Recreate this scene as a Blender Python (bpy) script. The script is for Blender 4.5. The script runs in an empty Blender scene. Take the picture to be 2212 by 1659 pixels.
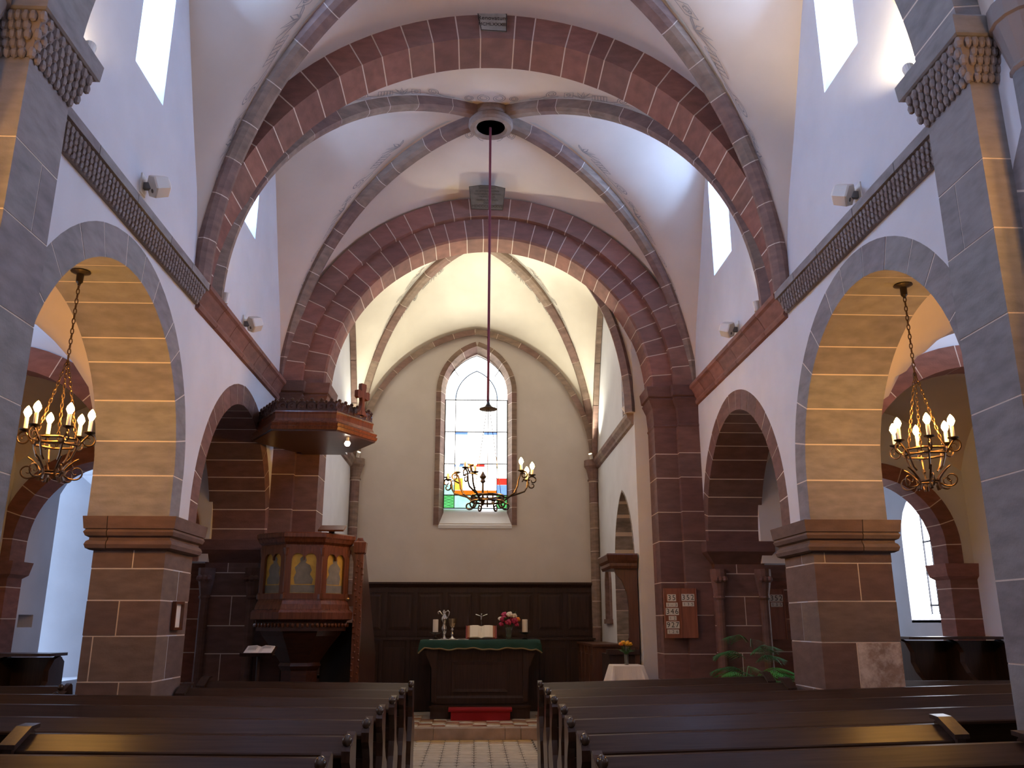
import bpy, bmesh, math, random
from mathutils import Vector, Matrix
random.seed(7)
SC = bpy.context.scene
COL = SC.collection
PI = math.pi
# ------------------------------------------------------------------ camera
F, CX, CY, VX, VY = 1850.0, 1106.0, 829.5, 1025.0, 1345.0
pit = math.atan((VY - CY) / F); yaw = math.atan((CX - VX) / math.hypot(F, VY - CY))
fw = Vector((math.sin(yaw)*math.cos(pit), math.cos(yaw)*math.cos(pit), math.sin(pit)))
rt = Vector((math.cos(yaw), -math.sin(yaw), 0)); up = rt.cross(fw)
cd = bpy.data.cameras.new('camera'); cam = bpy.data.objects.new('camera', cd); COL.objects.link(cam)
cd.sensor_fit = 'HORIZONTAL'; cd.sensor_width = 36; cd.lens = F/2212*36; cd.clip_start = .05; cd.clip_end = 200
m = Matrix((rt, up, -fw)).transposed().to_4x4(); m.translation = Vector((0, 0, 1.7)); cam.matrix_world = m
SC.camera = cam
# ------------------------------------------------------------------ world, exposure
SC.view_settings.view_transform = 'Standard'; SC.view_settings.look = 'None'
SC.view_settings.gamma = 1; SC.view_settings.use_curve_mapping = False
SC.view_settings.exposure = 0.0
W = bpy.data.worlds.new('sky'); SC.world = W; W.use_nodes = True
nt = W.node_tree; bg = nt.nodes['Background']
sky = nt.nodes.new('ShaderNodeTexSky'); sky.sky_type = 'NISHITA'; sky.sun_disc = False
sky.sun_elevation = math.radians(40); sky.sun_rotation = math.radians(120)
nt.links.new(sky.outputs[0], bg.inputs[0]); bg.inputs[1].default_value = .25
SC.cycles.use_adaptive_sampling = True; SC.cycles.adaptive_threshold = .02
SC.cycles.max_bounces = 7; SC.cycles.diffuse_bounces = 5; SC.cycles.glossy_bounces = 3
SC.cycles.transmission_bounces = 4; SC.cycles.transparent_max_bounces = 6
SC.cycles.sample_clamp_indirect = 3.0; SC.cycles.use_denoising = True; SC.cycles.caustics_reflective = False
SC.cycles.caustics_refractive = False
# light levels
DAY = (.355, .575, 1.0)          # daylight seen by a camera balanced towards the lamps
WARM = (1.0, .48, .10)
E_CLER, E_WEST, E_AISLE, E_EAST, E_SOUTH = 52.0, 4.0, 5.0, 6.0, 14.0
E_BULB, P_SPOT = 320.0, 60.0

# ------------------------------------------------------------------ materials
MATS = {}
def newmat(name):
    mt = bpy.data.materials.new(name); mt.use_nodes = True
    MATS[name] = mt
    return mt, mt.node_tree.nodes, mt.node_tree.links, mt.node_tree.nodes['Principled BSDF']
def noise_bump(n, l, b, scale, strength, dist=.01, detail=6):
    tc = n.new('ShaderNodeTexCoord'); nz = n.new('ShaderNodeTexNoise'); nz.inputs['Scale'].default_value = scale; nz.inputs['Detail'].default_value = detail
    l.new(tc.outputs['Object'], nz.inputs['Vector'])
    bp = n.new('ShaderNodeBump'); bp.inputs['Strength'].default_value = strength; bp.inputs['Distance'].default_value = dist
    l.new(nz.outputs['Fac'], bp.inputs['Height']); l.new(bp.outputs[0], b.inputs['Normal'])
    return tc, nz
def stone(name, cols, scale=5, rough=.85, var=.35, bump=.35):
    mt, n, l, b = newmat(name)
    tc, nz = noise_bump(n, l, b, 55, bump, .006)
    oi = n.new('ShaderNodeObjectInfo'); cr = n.new('ShaderNodeValToRGB'); cr.color_ramp.interpolation = 'CONSTANT'
    el = cr.color_ramp.elements
    while len(el) < len(cols): el.new(.5)
    for i, c in enumerate(cols): el[i].position = i/len(cols); el[i].color = (*c, 1)
    l.new(oi.outputs['Random'], cr.inputs[0])
    geo = n.new('ShaderNodeNewGeometry'); mp = n.new('ShaderNodeMapping'); mp.inputs['Scale'].default_value = (1, 1, 3)
    l.new(geo.outputs['Position'], mp.inputs[0])
    n2 = n.new('ShaderNodeTexNoise'); n2.inputs['Scale'].default_value = scale; n2.inputs['Detail'].default_value = 8; l.new(mp.outputs[0], n2.inputs['Vector'])
    mr = n.new('ShaderNodeMapRange'); mr.inputs[1].default_value = .3; mr.inputs[2].default_value = .7; mr.inputs[3].default_value = 1-var; mr.inputs[4].default_value = 1+var
    l.new(n2.outputs['Fac'], mr.inputs[0])
    mx = n.new('ShaderNodeMix'); mx.data_type = 'RGBA'; mx.blend_type = 'MULTIPLY'; mx.inputs[0].default_value = 1
    l.new(cr.outputs[0], mx.inputs[6]); l.new(mr.outputs[0], mx.inputs[7]); l.new(mx.outputs[2], b.inputs['Base Color'])
    b.inputs['Roughness'].default_value = rough
    return mt
def plain(name, col, rough=.7, metal=0, bump=0, bscale=30, var=0, emit=None, spec=.5, trans=0, vscale=2.0):
    mt, n, l, b = newmat(name)
    b.inputs['Base Color'].default_value = (*col, 1); b.inputs['Roughness'].default_value = rough; b.inputs['Metallic'].default_value = metal
    b.inputs['Specular IOR Level'].default_value = spec
    if trans: b.inputs['Transmission Weight'].default_value = trans
    if bump: noise_bump(n, l, b, bscale, bump, .01)
    if var:
        geo = n.new('ShaderNodeNewGeometry'); n2 = n.new('ShaderNodeTexNoise'); n2.inputs['Scale'].default_value = vscale; n2.inputs['Detail'].default_value = 8
        l.new(geo.outputs['Position'], n2.inputs['Vector'])
        mr = n.new('ShaderNodeMapRange'); mr.inputs[1].default_value = .3; mr.inputs[2].default_value = .7; mr.inputs[3].default_value = 1-var; mr.inputs[4].default_value = 1+var
        l.new(n2.outputs['Fac'], mr.inputs[0])
        mx = n.new('ShaderNodeMix'); mx.data_type = 'RGBA'; mx.blend_type = 'MULTIPLY'; mx.inputs[0].default_value = 1
        mx.inputs[6].default_value = (*col, 1); l.new(mr.outputs[0], mx.inputs[7]); l.new(mx.outputs[2], b.inputs['Base Color'])
    if emit: b.inputs['Emission Color'].default_value = (*emit[0], 1); b.inputs['Emission Strength'].default_value = emit[1]
    return mt
def wood(name, c1, c2, rough=.35, axis=0, spec=.5, coat=0):
    mt, n, l, b = newmat(name)
    tc = n.new('ShaderNodeTexCoord'); mp = n.new('ShaderNodeMapping')
    sc = [26, 26, 26]; sc[axis] = 1.6; mp.inputs['Scale'].default_value = sc
    l.new(tc.outputs['Object'], mp.inputs[0])
    nz = n.new('ShaderNodeTexNoise'); nz.inputs['Scale'].default_value = 1.4; nz.inputs['Detail'].default_value = 9; nz.inputs['Distortion'].default_value = .6
    l.new(mp.outputs[0], nz.inputs['Vector'])
    cr = n.new('ShaderNodeValToRGB'); cr.color_ramp.elements[0].position = .3; cr.color_ramp.elements[1].position = .7
    cr.color_ramp.elements[0].color = (*c1, 1); cr.color_ramp.elements[1].color = (*c2, 1)
    l.new(nz.outputs['Fac'], cr.inputs[0]); l.new(cr.outputs[0], b.inputs['Base Color'])
    bp = n.new('ShaderNodeBump'); bp.inputs['Strength'].default_value = .08; bp.inputs['Distance'].default_value = .004
    l.new(nz.outputs['Fac'], bp.inputs['Height']); l.new(bp.outputs[0], b.inputs['Normal'])
    b.inputs['Roughness'].default_value = rough; b.inputs['Specular IOR Level'].default_value = spec; b.inputs['Coat Weight'].default_value = coat
    return mt
def glow(name, col, strength, var=0):
    mt, n, l, b = newmat(name); n.remove(b)
    e = n.new('ShaderNodeEmission'); e.inputs[0].default_value = (*col, 1); e.inputs[1].default_value = strength
    l.new(e.outputs[0], n['Material Output'].inputs[0])
    if var:
        tc = n.new('ShaderNodeTexCoord'); nz = n.new('ShaderNodeTexNoise'); nz.inputs['Scale'].default_value = 9
        l.new(tc.outputs['Object'], nz.inputs['Vector'])
        mr = n.new('ShaderNodeMapRange'); mr.inputs[3].default_value = strength*(1-var); mr.inputs[4].default_value = strength*(1+var)
        l.new(nz.outputs['Fac'], mr.inputs[0]); l.new(mr.outputs[0], e.inputs[1])
    return mt
stone('stone_red', [(.20,.082,.060), (.235,.10,.072), (.175,.075,.057), (.21,.10,.074), (.25,.105,.078), (.19,.09,.068)], var=.22)
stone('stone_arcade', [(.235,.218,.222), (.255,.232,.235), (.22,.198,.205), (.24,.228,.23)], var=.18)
stone('stone_pier', [(.155,.092,.068), (.14,.078,.058), (.165,.110,.083), (.125,.075,.058), (.15,.100,.080)], var=.2)
stone('stone_stained', [(.30,.21,.17)], var=.2)
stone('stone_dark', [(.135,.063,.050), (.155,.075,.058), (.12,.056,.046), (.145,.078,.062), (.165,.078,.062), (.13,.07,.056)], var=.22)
stone('stone_rib', [(.225,.16,.125), (.20,.12,.10), (.25,.18,.14), (.19,.115,.095)], var=.25)
stone('stone_grey', [(.26,.23,.205), (.23,.19,.17), (.29,.255,.23), (.22,.17,.155)])
_m = MATS['stone_stained']; _n = _m.node_tree.nodes; _l = _m.node_tree.links; _b = _n['Principled BSDF']
_src = _b.inputs['Base Color'].links[0].from_socket; _nz = _n.new('ShaderNodeTexNoise'); _nz.inputs['Scale'].default_value = 5; _nz.inputs['Detail'].default_value = 10; _nz.inputs['Roughness'].default_value = .7
_g = _n.new('ShaderNodeNewGeometry'); _l.new(_g.outputs['Position'], _nz.inputs['Vector'])
_r = _n.new('ShaderNodeMapRange'); _r.inputs[1].default_value = .42; _r.inputs[2].default_value = .62; _l.new(_nz.outputs['Fac'], _r.inputs[0])
_x = _n.new('ShaderNodeMix'); _x.data_type = 'RGBA'; _l.new(_r.outputs[0], _x.inputs[0]); _l.new(_src, _x.inputs[6]); _x.inputs[7].default_value = (.62, .54, .50, 1); _l.new(_x.outputs[2], _b.inputs['Base Color'])
plain('mortar', (.72,.62,.55), .95, bump=.4, bscale=60)
plain('plaster', (.66,.675,.725), .95, bump=.25, bscale=9, var=.05)
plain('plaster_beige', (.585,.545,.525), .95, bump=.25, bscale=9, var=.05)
plain('chancel_plaster', (.70,.655,.58), .95, bump=.2, bscale=7, var=.1, vscale=1.2)
plain('vault_plaster', (.63,.54,.475), .95, bump=.2, bscale=7, var=.07, vscale=1.2)
plain('painted_grey', (.30,.275,.265), .95)
plain('painted_border', (.50,.485,.46), .95)
plain('scale_stone', (.255,.215,.205), .9, bump=.3)
wood('pew_wood', (.028,.016,.011), (.050,.029,.021), .32, spec=.16)
wood('pew_end_wood', (.022,.011,.008), (.050,.026,.018), .28, axis=2)
wood('dark_wood', (.018,.008,.006), (.042,.018,.013), .5, axis=2, spec=.3)
wood('pulpit_wood', (.085,.026,.012), (.16,.052,.024), .25, axis=2)
wood('pulpit_dark', (.03,.011,.008), (.065,.024,.016), .28, axis=0)
wood('stall_wood', (.06,.022,.012), (.11,.042,.022), .35, axis=2)
wood('board_wood', (.20,.062,.03), (.29,.095,.045), .4, axis=2)
plain('pew_knob_dark', (.05,.035,.028), .10, spec=.7)
plain('iron', (.06,.045,.035), .38, metal=.85, bump=.15, bscale=40)
plain('gilt_iron', (.15,.095,.06), .36, metal=.9)
plain('candle_white', (.85,.82,.78), .5)
glow('bulb_glow', WARM, E_BULB)
plain('white_plastic', (.78,.78,.76), .45)
plain('dark_grille', (.12,.12,.12), .6)
plain('paper', (.80,.78,.70), .8)
plain('paper_white', (.82,.83,.84), .8)
plain('leather_red', (.22,.035,.04), .5)
plain('leather_tan', (.36,.13,.06), .5)
plain('green_cloth', (.008,.045,.03), .9, bump=.5, bscale=160)
plain('gold_braid', (.20,.15,.06), .7, bump=.5, bscale=200)
plain('white_cloth', (.82,.80,.80), .9, bump=.15, bscale=90)
plain('red_carpet', (.30,.008,.012), .98, bump=.8, bscale=220)
plain('silver', (.62,.60,.58), .18, metal=1)
plain('gilt_silver', (.55,.42,.26), .25, metal=1)
plain('glass_clear', (.75,.85,.85), .06, trans=.9, spec=.6)
plain('brass', (.5,.33,.12), .3, metal=1)
plain('rope_red', (.14,.018,.03), .85)
plain('plaque_grey', (.30,.275,.24), .8, bump=.2, var=.2, vscale=9)
plain('plaque_dark', (.085,.072,.062), .8, bump=.2, var=.2, vscale=9)
plain('ink', (.035,.025,.022), .8)
plain('ink_black', (.02,.02,.02), .7)
plain('tag_white', (.72,.70,.66), .6)
plain('petal_pink', (.45,.035,.10), .7)
plain('petal_red', (.30,.008,.05), .7)
plain('petal_white', (.75,.68,.60), .7)
plain('petal_yellow', (.80,.42,.02), .7)
plain('petal_orange', (.75,.20,.015), .7)
plain('leaf_green', (.03,.10,.02), .55)
plain('palm_green', (.085,.40,.085), .45)
plain('palm_dark', (.03,.17,.05), .5)
plain('terracotta', (.25,.09,.05), .8)
plain('soil', (.03,.02,.015), .95)
plain('icon_gold', (.52,.34,.06), .42, metal=.35, var=.15, vscale=14)
plain('icon_grey', (.17,.165,.13), .6, var=.2, vscale=14)
plain('tile_pale', (.80,.76,.70), .25, var=.12, vscale=6)
plain('tile_yellow', (.55,.38,.14), .35, var=.15, vscale=6)
plain('tile_ochre', (.50,.36,.24), .35, var=.12, vscale=6)
plain('tile_rust', (.30,.12,.06), .35, var=.12, vscale=6)
plain('tile_ink', (.07,.06,.055), .4)
plain('grout', (.40,.36,.32), .9)
plain('floor_boards', (.045,.03,.022), .6)
plain('step_stone', (.34,.25,.20), .75, bump=.3, var=.22, vscale=5)
plain('lead', (.03,.03,.035), .5, metal=.5)
glow('day_pane', DAY, E_CLER, .1)
glow('day_pane_left', DAY, E_CLER*1.15, .1)
glow('fill_pane_west', (.80,.84,1.0), E_WEST, .1)
glow('day_pane_aisle', (.56, .72, 1.0), E_AISLE, .1)
glow('day_pane_south', (.86,.90,1.0), E_SOUTH, .15)
glow('day_pane_north', (.56, .72, 1.0), 4.6, .1)
glow('day_pane_chancel', (.86,.90,1.0), 3.0, .15)
glow('east_white', (1.0,.985,.95), E_EAST, .25)
glow('bulb_cool', (1.0, .86, .70), 28)
glow('spot_lens', (1.0, .85, .6), 25)
for nm, c, s in (('east_red', (1.0,.06,.04), 1.3), ('east_blue', (.22,.40,1.0), 1.5), ('east_orange', (1.0,.24,.015), 1.1), ('east_green', (.16,.75,.22), 1.0),
                 ('east_aqua', (.55,1.0,.85), 1.2), ('east_yellow', (1.0,.62,.08), 1.5), ('east_edge', (.30,.36,.28), 1.0)):
    glow(nm, c, s, .35)

# ------------------------------------------------------------------ mesh helpers
class MB:
    def __init__(s): s.v = []; s.f = []
    def add(s, vs, fs):
        k = len(s.v); s.v += [tuple(v) for v in vs]; s.f += [tuple(i+k for i in f) for f in fs]; return s
    def box(s, x0, x1, y0, y1, z0, z1):
        return s.add([(x0,y0,z0),(x1,y0,z0),(x1,y1,z0),(x0,y1,z0),(x0,y0,z1),(x1,y0,z1),(x1,y1,z1),(x0,y1,z1)],
                     [(0,3,2,1),(4,5,6,7),(0,1,5,4),(1,2,6,5),(2,3,7,6),(3,0,4,7)])
    def prism(s, poly, axis, a0, a1):
        n = len(poly); P = []
        for a in (a0, a1):
            for u, w in poly: P.append({'x': (a,u,w), 'y': (u,a,w), 'z': (u,w,a)}[axis])
        fs = [tuple(range(n)), tuple(range(2*n-1, n-1, -1))] + [(i, n+i, n+(i+1)%n, (i+1)%n) for i in range(n)]
        return s.add(P, fs)
    def rings(s, rings, cap=True, closed=False):
        n = len(rings[0]); k = len(rings); P = [p for r in rings for p in r]; fs = []
        for j in range(k if closed else k-1):
            a = j*n; b = ((j+1) % k)*n
            fs += [(a+i, a+(i+1)%n, b+(i+1)%n, b+i) for i in range(n)]
        if cap and not closed: fs += [tuple(range(n-1,-1,-1)), tuple(range((k-1)*n, k*n))]
        return s.add(P, fs)
    def loft_rect(s, x0, x1, y0, y1, lev):
        return s.rings([[(x0-p,y0-p,z),(x1+p,y0-p,z),(x1+p,y1+p,z),(x0-p,y1+p,z)] for z, p in lev])
    def lathe(s, prof, c=(0,0,0), n=16, rot=0):
        return s.rings([[(c[0]+r*math.cos(rot+2*PI*i/n), c[1]+r*math.sin(rot+2*PI*i/n), c[2]+z) for i in range(n)] for r, z in prof])
    def tube(s, pts, r, n=6, closed=False):
        pts = [Vector(p) for p in pts]; R = []; k = len(pts); prev = None
        for i, p in enumerate(pts):
            if closed: d = pts[(i+1)%k]-pts[i-1]
            else: d = pts[min(i+1,k-1)]-pts[max(i-1,0)]
            if d.length < 1e-9: d = Vector((0,0,1))
            d.normalize()
            if prev is None:
                a = Vector((0,0,1)) if abs(d.z) < .9 else Vector((1,0,0)); u = d.cross(a).normalized()
            else:
                u = prev - d*prev.dot(d)
                u = u.normalized() if u.length > 1e-6 else d.orthogonal().normalized()
            prev = u; w = d.cross(u); rr = r(i/(k-1)) if callable(r) else r
            R.append([p+u*rr*math.cos(2*PI*j/n)+w*rr*math.sin(2*PI*j/n) for j in range(n)])
        return s.rings(R, closed=closed)
    def ball(s, c, r, n=8, m=5, sq=(1,1,1)):
        R = []
        for j in range(m+1):
            t = PI*j/m; rr = max(math.sin(t), .02)
            R.append([(c[0]+sq[0]*r*rr*math.cos(2*PI*i/n), c[1]+sq[1]*r*rr*math.sin(2*PI*i/n), c[2]-sq[2]*r*math.cos(t)) for i in range(n)])
        return s.rings(R)
    def sweep(s, fr, sec):
        return s.rings([[P+N*a+B*b for a, b in sec] for P, N, B in fr])
WO = {}
def obj(name, mb, mat, parent=None, origin=None, smooth=False):
    me = bpy.data.meshes.new(name)
    xs = list(zip(*mb.v))
    if origin is None:
        origin = ((min(xs[0])+max(xs[0]))/2, (min(xs[1])+max(xs[1]))/2, min(xs[2])) if parent is None else \
                 tuple((min(q)+max(q))/2 for q in xs)
    o = Vector(origin)
    me.from_pydata([(v[0]-o.x, v[1]-o.y, v[2]-o.z) for v in mb.v], [], mb.f); me.validate()
    bm = bmesh.new(); bm.from_mesh(me); bmesh.ops.recalc_face_normals(bm, faces=bm.faces); bm.to_mesh(me); bm.free()
    if smooth:
        for p in me.polygons: p.use_smooth = True
    me.materials.append(MATS[mat])
    ob = bpy.data.objects.new(name, me); COL.objects.link(ob); WO[ob.name] = o
    if parent is not None:
        ob.parent = parent; ob.location = o - WO[parent.name]
    else: ob.location = o
    return ob
def empty(name, loc):
    e = bpy.data.objects.new(name, None); COL.objects.link(e); e.location = loc; WO[e.name] = Vector(loc); e.empty_display_size = .1
    return e
def tag(o, label=None, cat=None, group=None, kind=None):
    if label: o['label'] = label
    if cat: o['category'] = cat
    if group: o['group'] = group
    if kind: o['kind'] = kind
    return o
def struct(o, label=None, cat=None):
    o['kind'] = 'structure'
    if label: o['label'] = label
    if cat: o['category'] = cat
    return o
def kids(o): return [c for c in bpy.data.objects if c.parent is o]
def dup(o, delta, parent=None, table=None):
    if table is None:
        table = {}
        for q in bpy.data.objects:
            if q.parent: table.setdefault(q.parent.name, []).append(q)
    c = o.copy(); COL.objects.link(c)
    if parent is not None: c.parent = parent; WO[c.name] = WO[parent.name] + o.location
    else: c.location = o.location + Vector(delta); WO[c.name] = c.location.copy()
    for ch in table.get(o.name, []): dup(ch, None, c, table)
    return c
def curve_plate(outer, holes, fn, t):
    """flat plate with holes; fn maps (u, w, d) to space, d in -t/2..t/2"""
    cu = bpy.data.curves.new('plate', 'CURVE'); cu.dimensions = '2D'; cu.fill_mode = 'BOTH'; cu.extrude = t/2
    for pl in [outer]+holes:
        sp = cu.splines.new('POLY'); sp.points.add(len(pl)-1); sp.use_cyclic_u = True
        for p, (u, w) in zip(sp.points, pl): p.co = (u, w, 0, 1)
    ob = bpy.data.objects.new('plate', cu); COL.objects.link(ob)
    dg = bpy.context.evaluated_depsgraph_get(); dg.update()
    me = bpy.data.meshes.new_from_object(ob.evaluated_get(dg))
    mb = MB(); mb.add([fn(v.co.x, v.co.y, v.co.z) for v in me.vertices], [tuple(p.vertices) for p in me.polygons])
    bpy.data.objects.remove(ob); bpy.data.curves.remove(cu); bpy.data.meshes.remove(me)
    return mb
def text_mb(s, size, fn, align='CENTER', d=.002):
    cu = bpy.data.curves.new('txt', 'FONT'); cu.body = s; cu.size = size; cu.align_x = align; cu.align_y = 'CENTER'; cu.extrude = d; cu.resolution_u = 3
    ob = bpy.data.objects.new('txt', cu); COL.objects.link(ob)
    dg = bpy.context.evaluated_depsgraph_get(); dg.update()
    me = bpy.data.meshes.new_from_object(ob.evaluated_get(dg))
    mb = MB(); mb.add([fn(v.co.x, v.co.y, v.co.z) for v in me.vertices], [tuple(p.vertices) for p in me.polygons])
    bpy.data.objects.remove(ob); bpy.data.curves.remove(cu); bpy.data.meshes.remove(me)
    return mb
Z3 = Vector((0, 0, 1))
class Arch:
    """planar arch intrados: springing centre C, horizontal U, depth D; a half span, r arc radius (r > a: pointed), stilt h"""
    def __init__(s, C, U, D, a, r=None, h=0):
        s.C = Vector(C); s.U = Vector(U); s.D = Vector(D); s.a = a; s.r = r or a; s.h = h
        s.th = math.acos((s.r-a)/s.r); s.la = s.r*s.th; s.L = 2*(h+s.la)
    def at(s, t, side=None):
        mir = t > s.L/2+1e-9 if side is None else side
        q = s.L-t if mir else t; sg = -1 if mir else 1
        if q < s.h: u, w, nu, nw = -s.a, q-s.h, -1, 0
        else:
            an = (q-s.h)/s.r; nu, nw = -math.cos(an), math.sin(an); u, w = (s.r-s.a)+s.r*nu, s.r*nw
        return s.C+s.U*(sg*u)+Z3*w, s.U*(sg*nu)+Z3*nw, s.D
    def profile(s, off=0, n=10, uw=lambda P: (P.y, P.z)):
        """2D points along the offset curve"""
        ts = [0]+[s.h+s.la*i/n for i in range(n+1)] if s.h > 0 else [s.la*i/n for i in range(n+1)]
        out = []
        for t in ts: P, N, B = s.at(t, False); out.append(P+N*off)
        for t in reversed(ts): P, N, B = s.at(s.L-t, True); out.append(P+N*off)
        return [uw(p) for p in out]
class Rib:
    """diagonal rib from a corner to the key; ellipse in height"""
    def __init__(s, c0, c1, H):
        s.a = Vector((c0[0], c0[1], 0)); s.b = Vector((c1[0], c1[1], 0)); s.z0 = c0[2]; s.H = H
        s.d = (s.b-s.a); s.len = s.d.length; s.d.normalize(); s.B = s.d.cross(Z3).normalized()
        n = 200; s.tab = [0]; pts = [s.pt(i/n) for i in range(n+1)]
        for i in range(n): s.tab.append(s.tab[-1]+(pts[i+1]-pts[i]).length)
        s.L = s.tab[-1]
    def pt(s, e):   # e is an angle parameter 0..1
        an = e*PI/2; q = 1-math.cos(an)
        return s.a+s.d*(s.len*q)+Z3*(s.z0+s.H*math.sin(an))
    def at(s, t, side=None):
        t = min(max(t, 0), s.L); lo = 0
        while lo < 199 and s.tab[lo+1] < t: lo += 1
        e = (lo+(t-s.tab[lo])/max(s.tab[lo+1]-s.tab[lo], 1e-9))/200
        an = e*PI/2; T = (s.d*(s.len*math.sin(an))+Z3*(s.H*math.cos(an))).normalized()
        N = (Z3*T.dot(s.d)-s.d*T.z).normalized()
        return s.pt(e), N, s.B
def frames(path, t0, t1, n, side=None): return [path.at(t0+(t1-t0)*i/n, side) for i in range(n+1)]
def inset(sec, q):
    ca = sum(a for a, b in sec)/len(sec); cb = sum(b for a, b in sec)/len(sec)
    out = []
    for a, b in sec:
        da, db = a-ca, b-cb; L = math.hypot(da, db) or 1
        out.append((a-da/L*q, b-db/L*q))
    return out
def masonry(path, splits, sec, mat, name, root_name, gap=.013, seg=3, mortar='mortar', jit=.0025, recess=.0025):
    """mortar core swept along the path (the root) with one stone object per interval"""
    core = MB()
    half = path.L/2
    for a, b in zip(splits, splits[1:]):
        sd = None if not isinstance(path, Arch) else (a+b)/2 > half
        if isinstance(path, Arch) and a < half-1e-6 < half+1e-6 < b and path.r == path.a: sd = None
        core.sweep(frames(path, a, b, seg, sd), inset(sec, recess))
    root = obj(root_name, core, mortar)
    for a, b in zip(splits, splits[1:]):
        sd = None
        if isinstance(path, Arch):
            sd = (a+b)/2 > half
            if a < half-1e-6 < half+1e-6 < b and path.r == path.a: sd = None
        j = random.uniform(-jit, jit); mb = MB()
        mb.sweep(frames(path, a+gap/2, b-gap/2, seg, sd), [(p, q+j*(1 if q > 0 else -1)*0) for p, q in inset(sec, random.uniform(-jit, jit*.3))])
        obj(name, mb, mat, root)
    return root
def even(L, n, wob=.18, a=0.0):
    st = L/n; out = [a]
    for i in range(1, n): out.append(a+st*i+random.uniform(-wob, wob)*st)
    return out+[a+L]
def courses(z0, z1, hs):
    out = [z0]; i = 0
    while out[-1] < z1-.12: out.append(min(out[-1]+hs[i % len(hs)], z1)); i += 1
    if z1-out[-1] < .12: out[-1] = z1
    return out
def pier(root_name, x0, x1, y0, y1, zs, mat, nx=2, ny=2, gap=.012, parent=None, name='stone_block', shift=0):
    core = MB().box(x0+.002, x1-.002, y0+.002, y1-.002, zs[0], zs[-1]-.002)
    root = obj(root_name, core, 'mortar', parent)
    g = gap/2
    for k, (a, b) in enumerate(zip(zs, zs[1:])):
        k2 = k+shift
        fx = {0: [0, .44, 1], 1: [0, 1], 2: [0, .56, 1], 3: [0, .14, 1]}[k2 % 4] if nx == 2 else [0, 1]
        fy = {0: [0, 1], 1: [0, .55, 1], 2: [0, 1], 3: [0, .4, 1]}[k2 % 4] if ny == 2 else [0, 1]
        for u0, u1 in zip(fx, fx[1:]):
            for v0, v1 in zip(fy, fy[1:]):
                X0, X1 = x0+(x1-x0)*u0, x0+(x1-x0)*u1; Y0, Y1 = y0+(y1-y0)*v0, y0+(y1-y0)*v1
                e = random.uniform(0, .003)
                mb = MB().box(X0+(g if u0 > 0 else -e), X1-(g if u1 < 1 else -e), Y0+(g if v0 > 0 else -e), Y1-(g if v1 < 1 else -e), a+(g if k else 0), b-g)
                obj(name, mb, mat, root)
    return root
# ================================================================== STRUCTURE
XL, XR, XC, WT = -2.93, 3.30, .185, .77
AW = {-1: -6.40, 1: 7.05}                       # outer aisle walls
FACE = {-1: XL, 1: XR}; SIDE = {-1: 'left', 1: 'right'}
ZS = 5.14                                        # top of the string course
Y_T0, Y_T1, Y_CH = (4.62, 5.14), (8.40, 8.95), (12.30, 12.95)
Yv = Vector((0, 1, 0)); Xv = Vector((1, 0, 0))
def arcade_arches(s):
    x = FACE[s]; D = Vector((s, 0, 0))
    a0 = Arch((x, 3.10, 3.50), Yv, D, 1.50, None, .83)
    a1 = Arch((x, 6.87, 3.07), Yv, D, 1.495, None, .40)
    a2 = Arch((x, 10.66, 2.80), Yv, D, 1.49, 1.53, .13)
    return a0, a1, a2
WIN = {-1: [(2.7, 3.36, 6.35), (6.40, 7.06, 6.28), (9.78, 10.44, 6.52)], 1: [(2.7, 3.36, 6.35), (6.30, 7.04, 6.58), (10.18, 11.02, 6.36)]}
def win_outline(y0, y1, z0, zt=8.15, n=10):
    c = (y0+y1)/2; r = (y1-y0)/2
    return [(y0, z0), (y1, z0)] + [(c+r*math.cos(PI*i/n), zt-r+r*math.sin(PI*i/n)) for i in range(n+1)]
nw = 0
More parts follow.
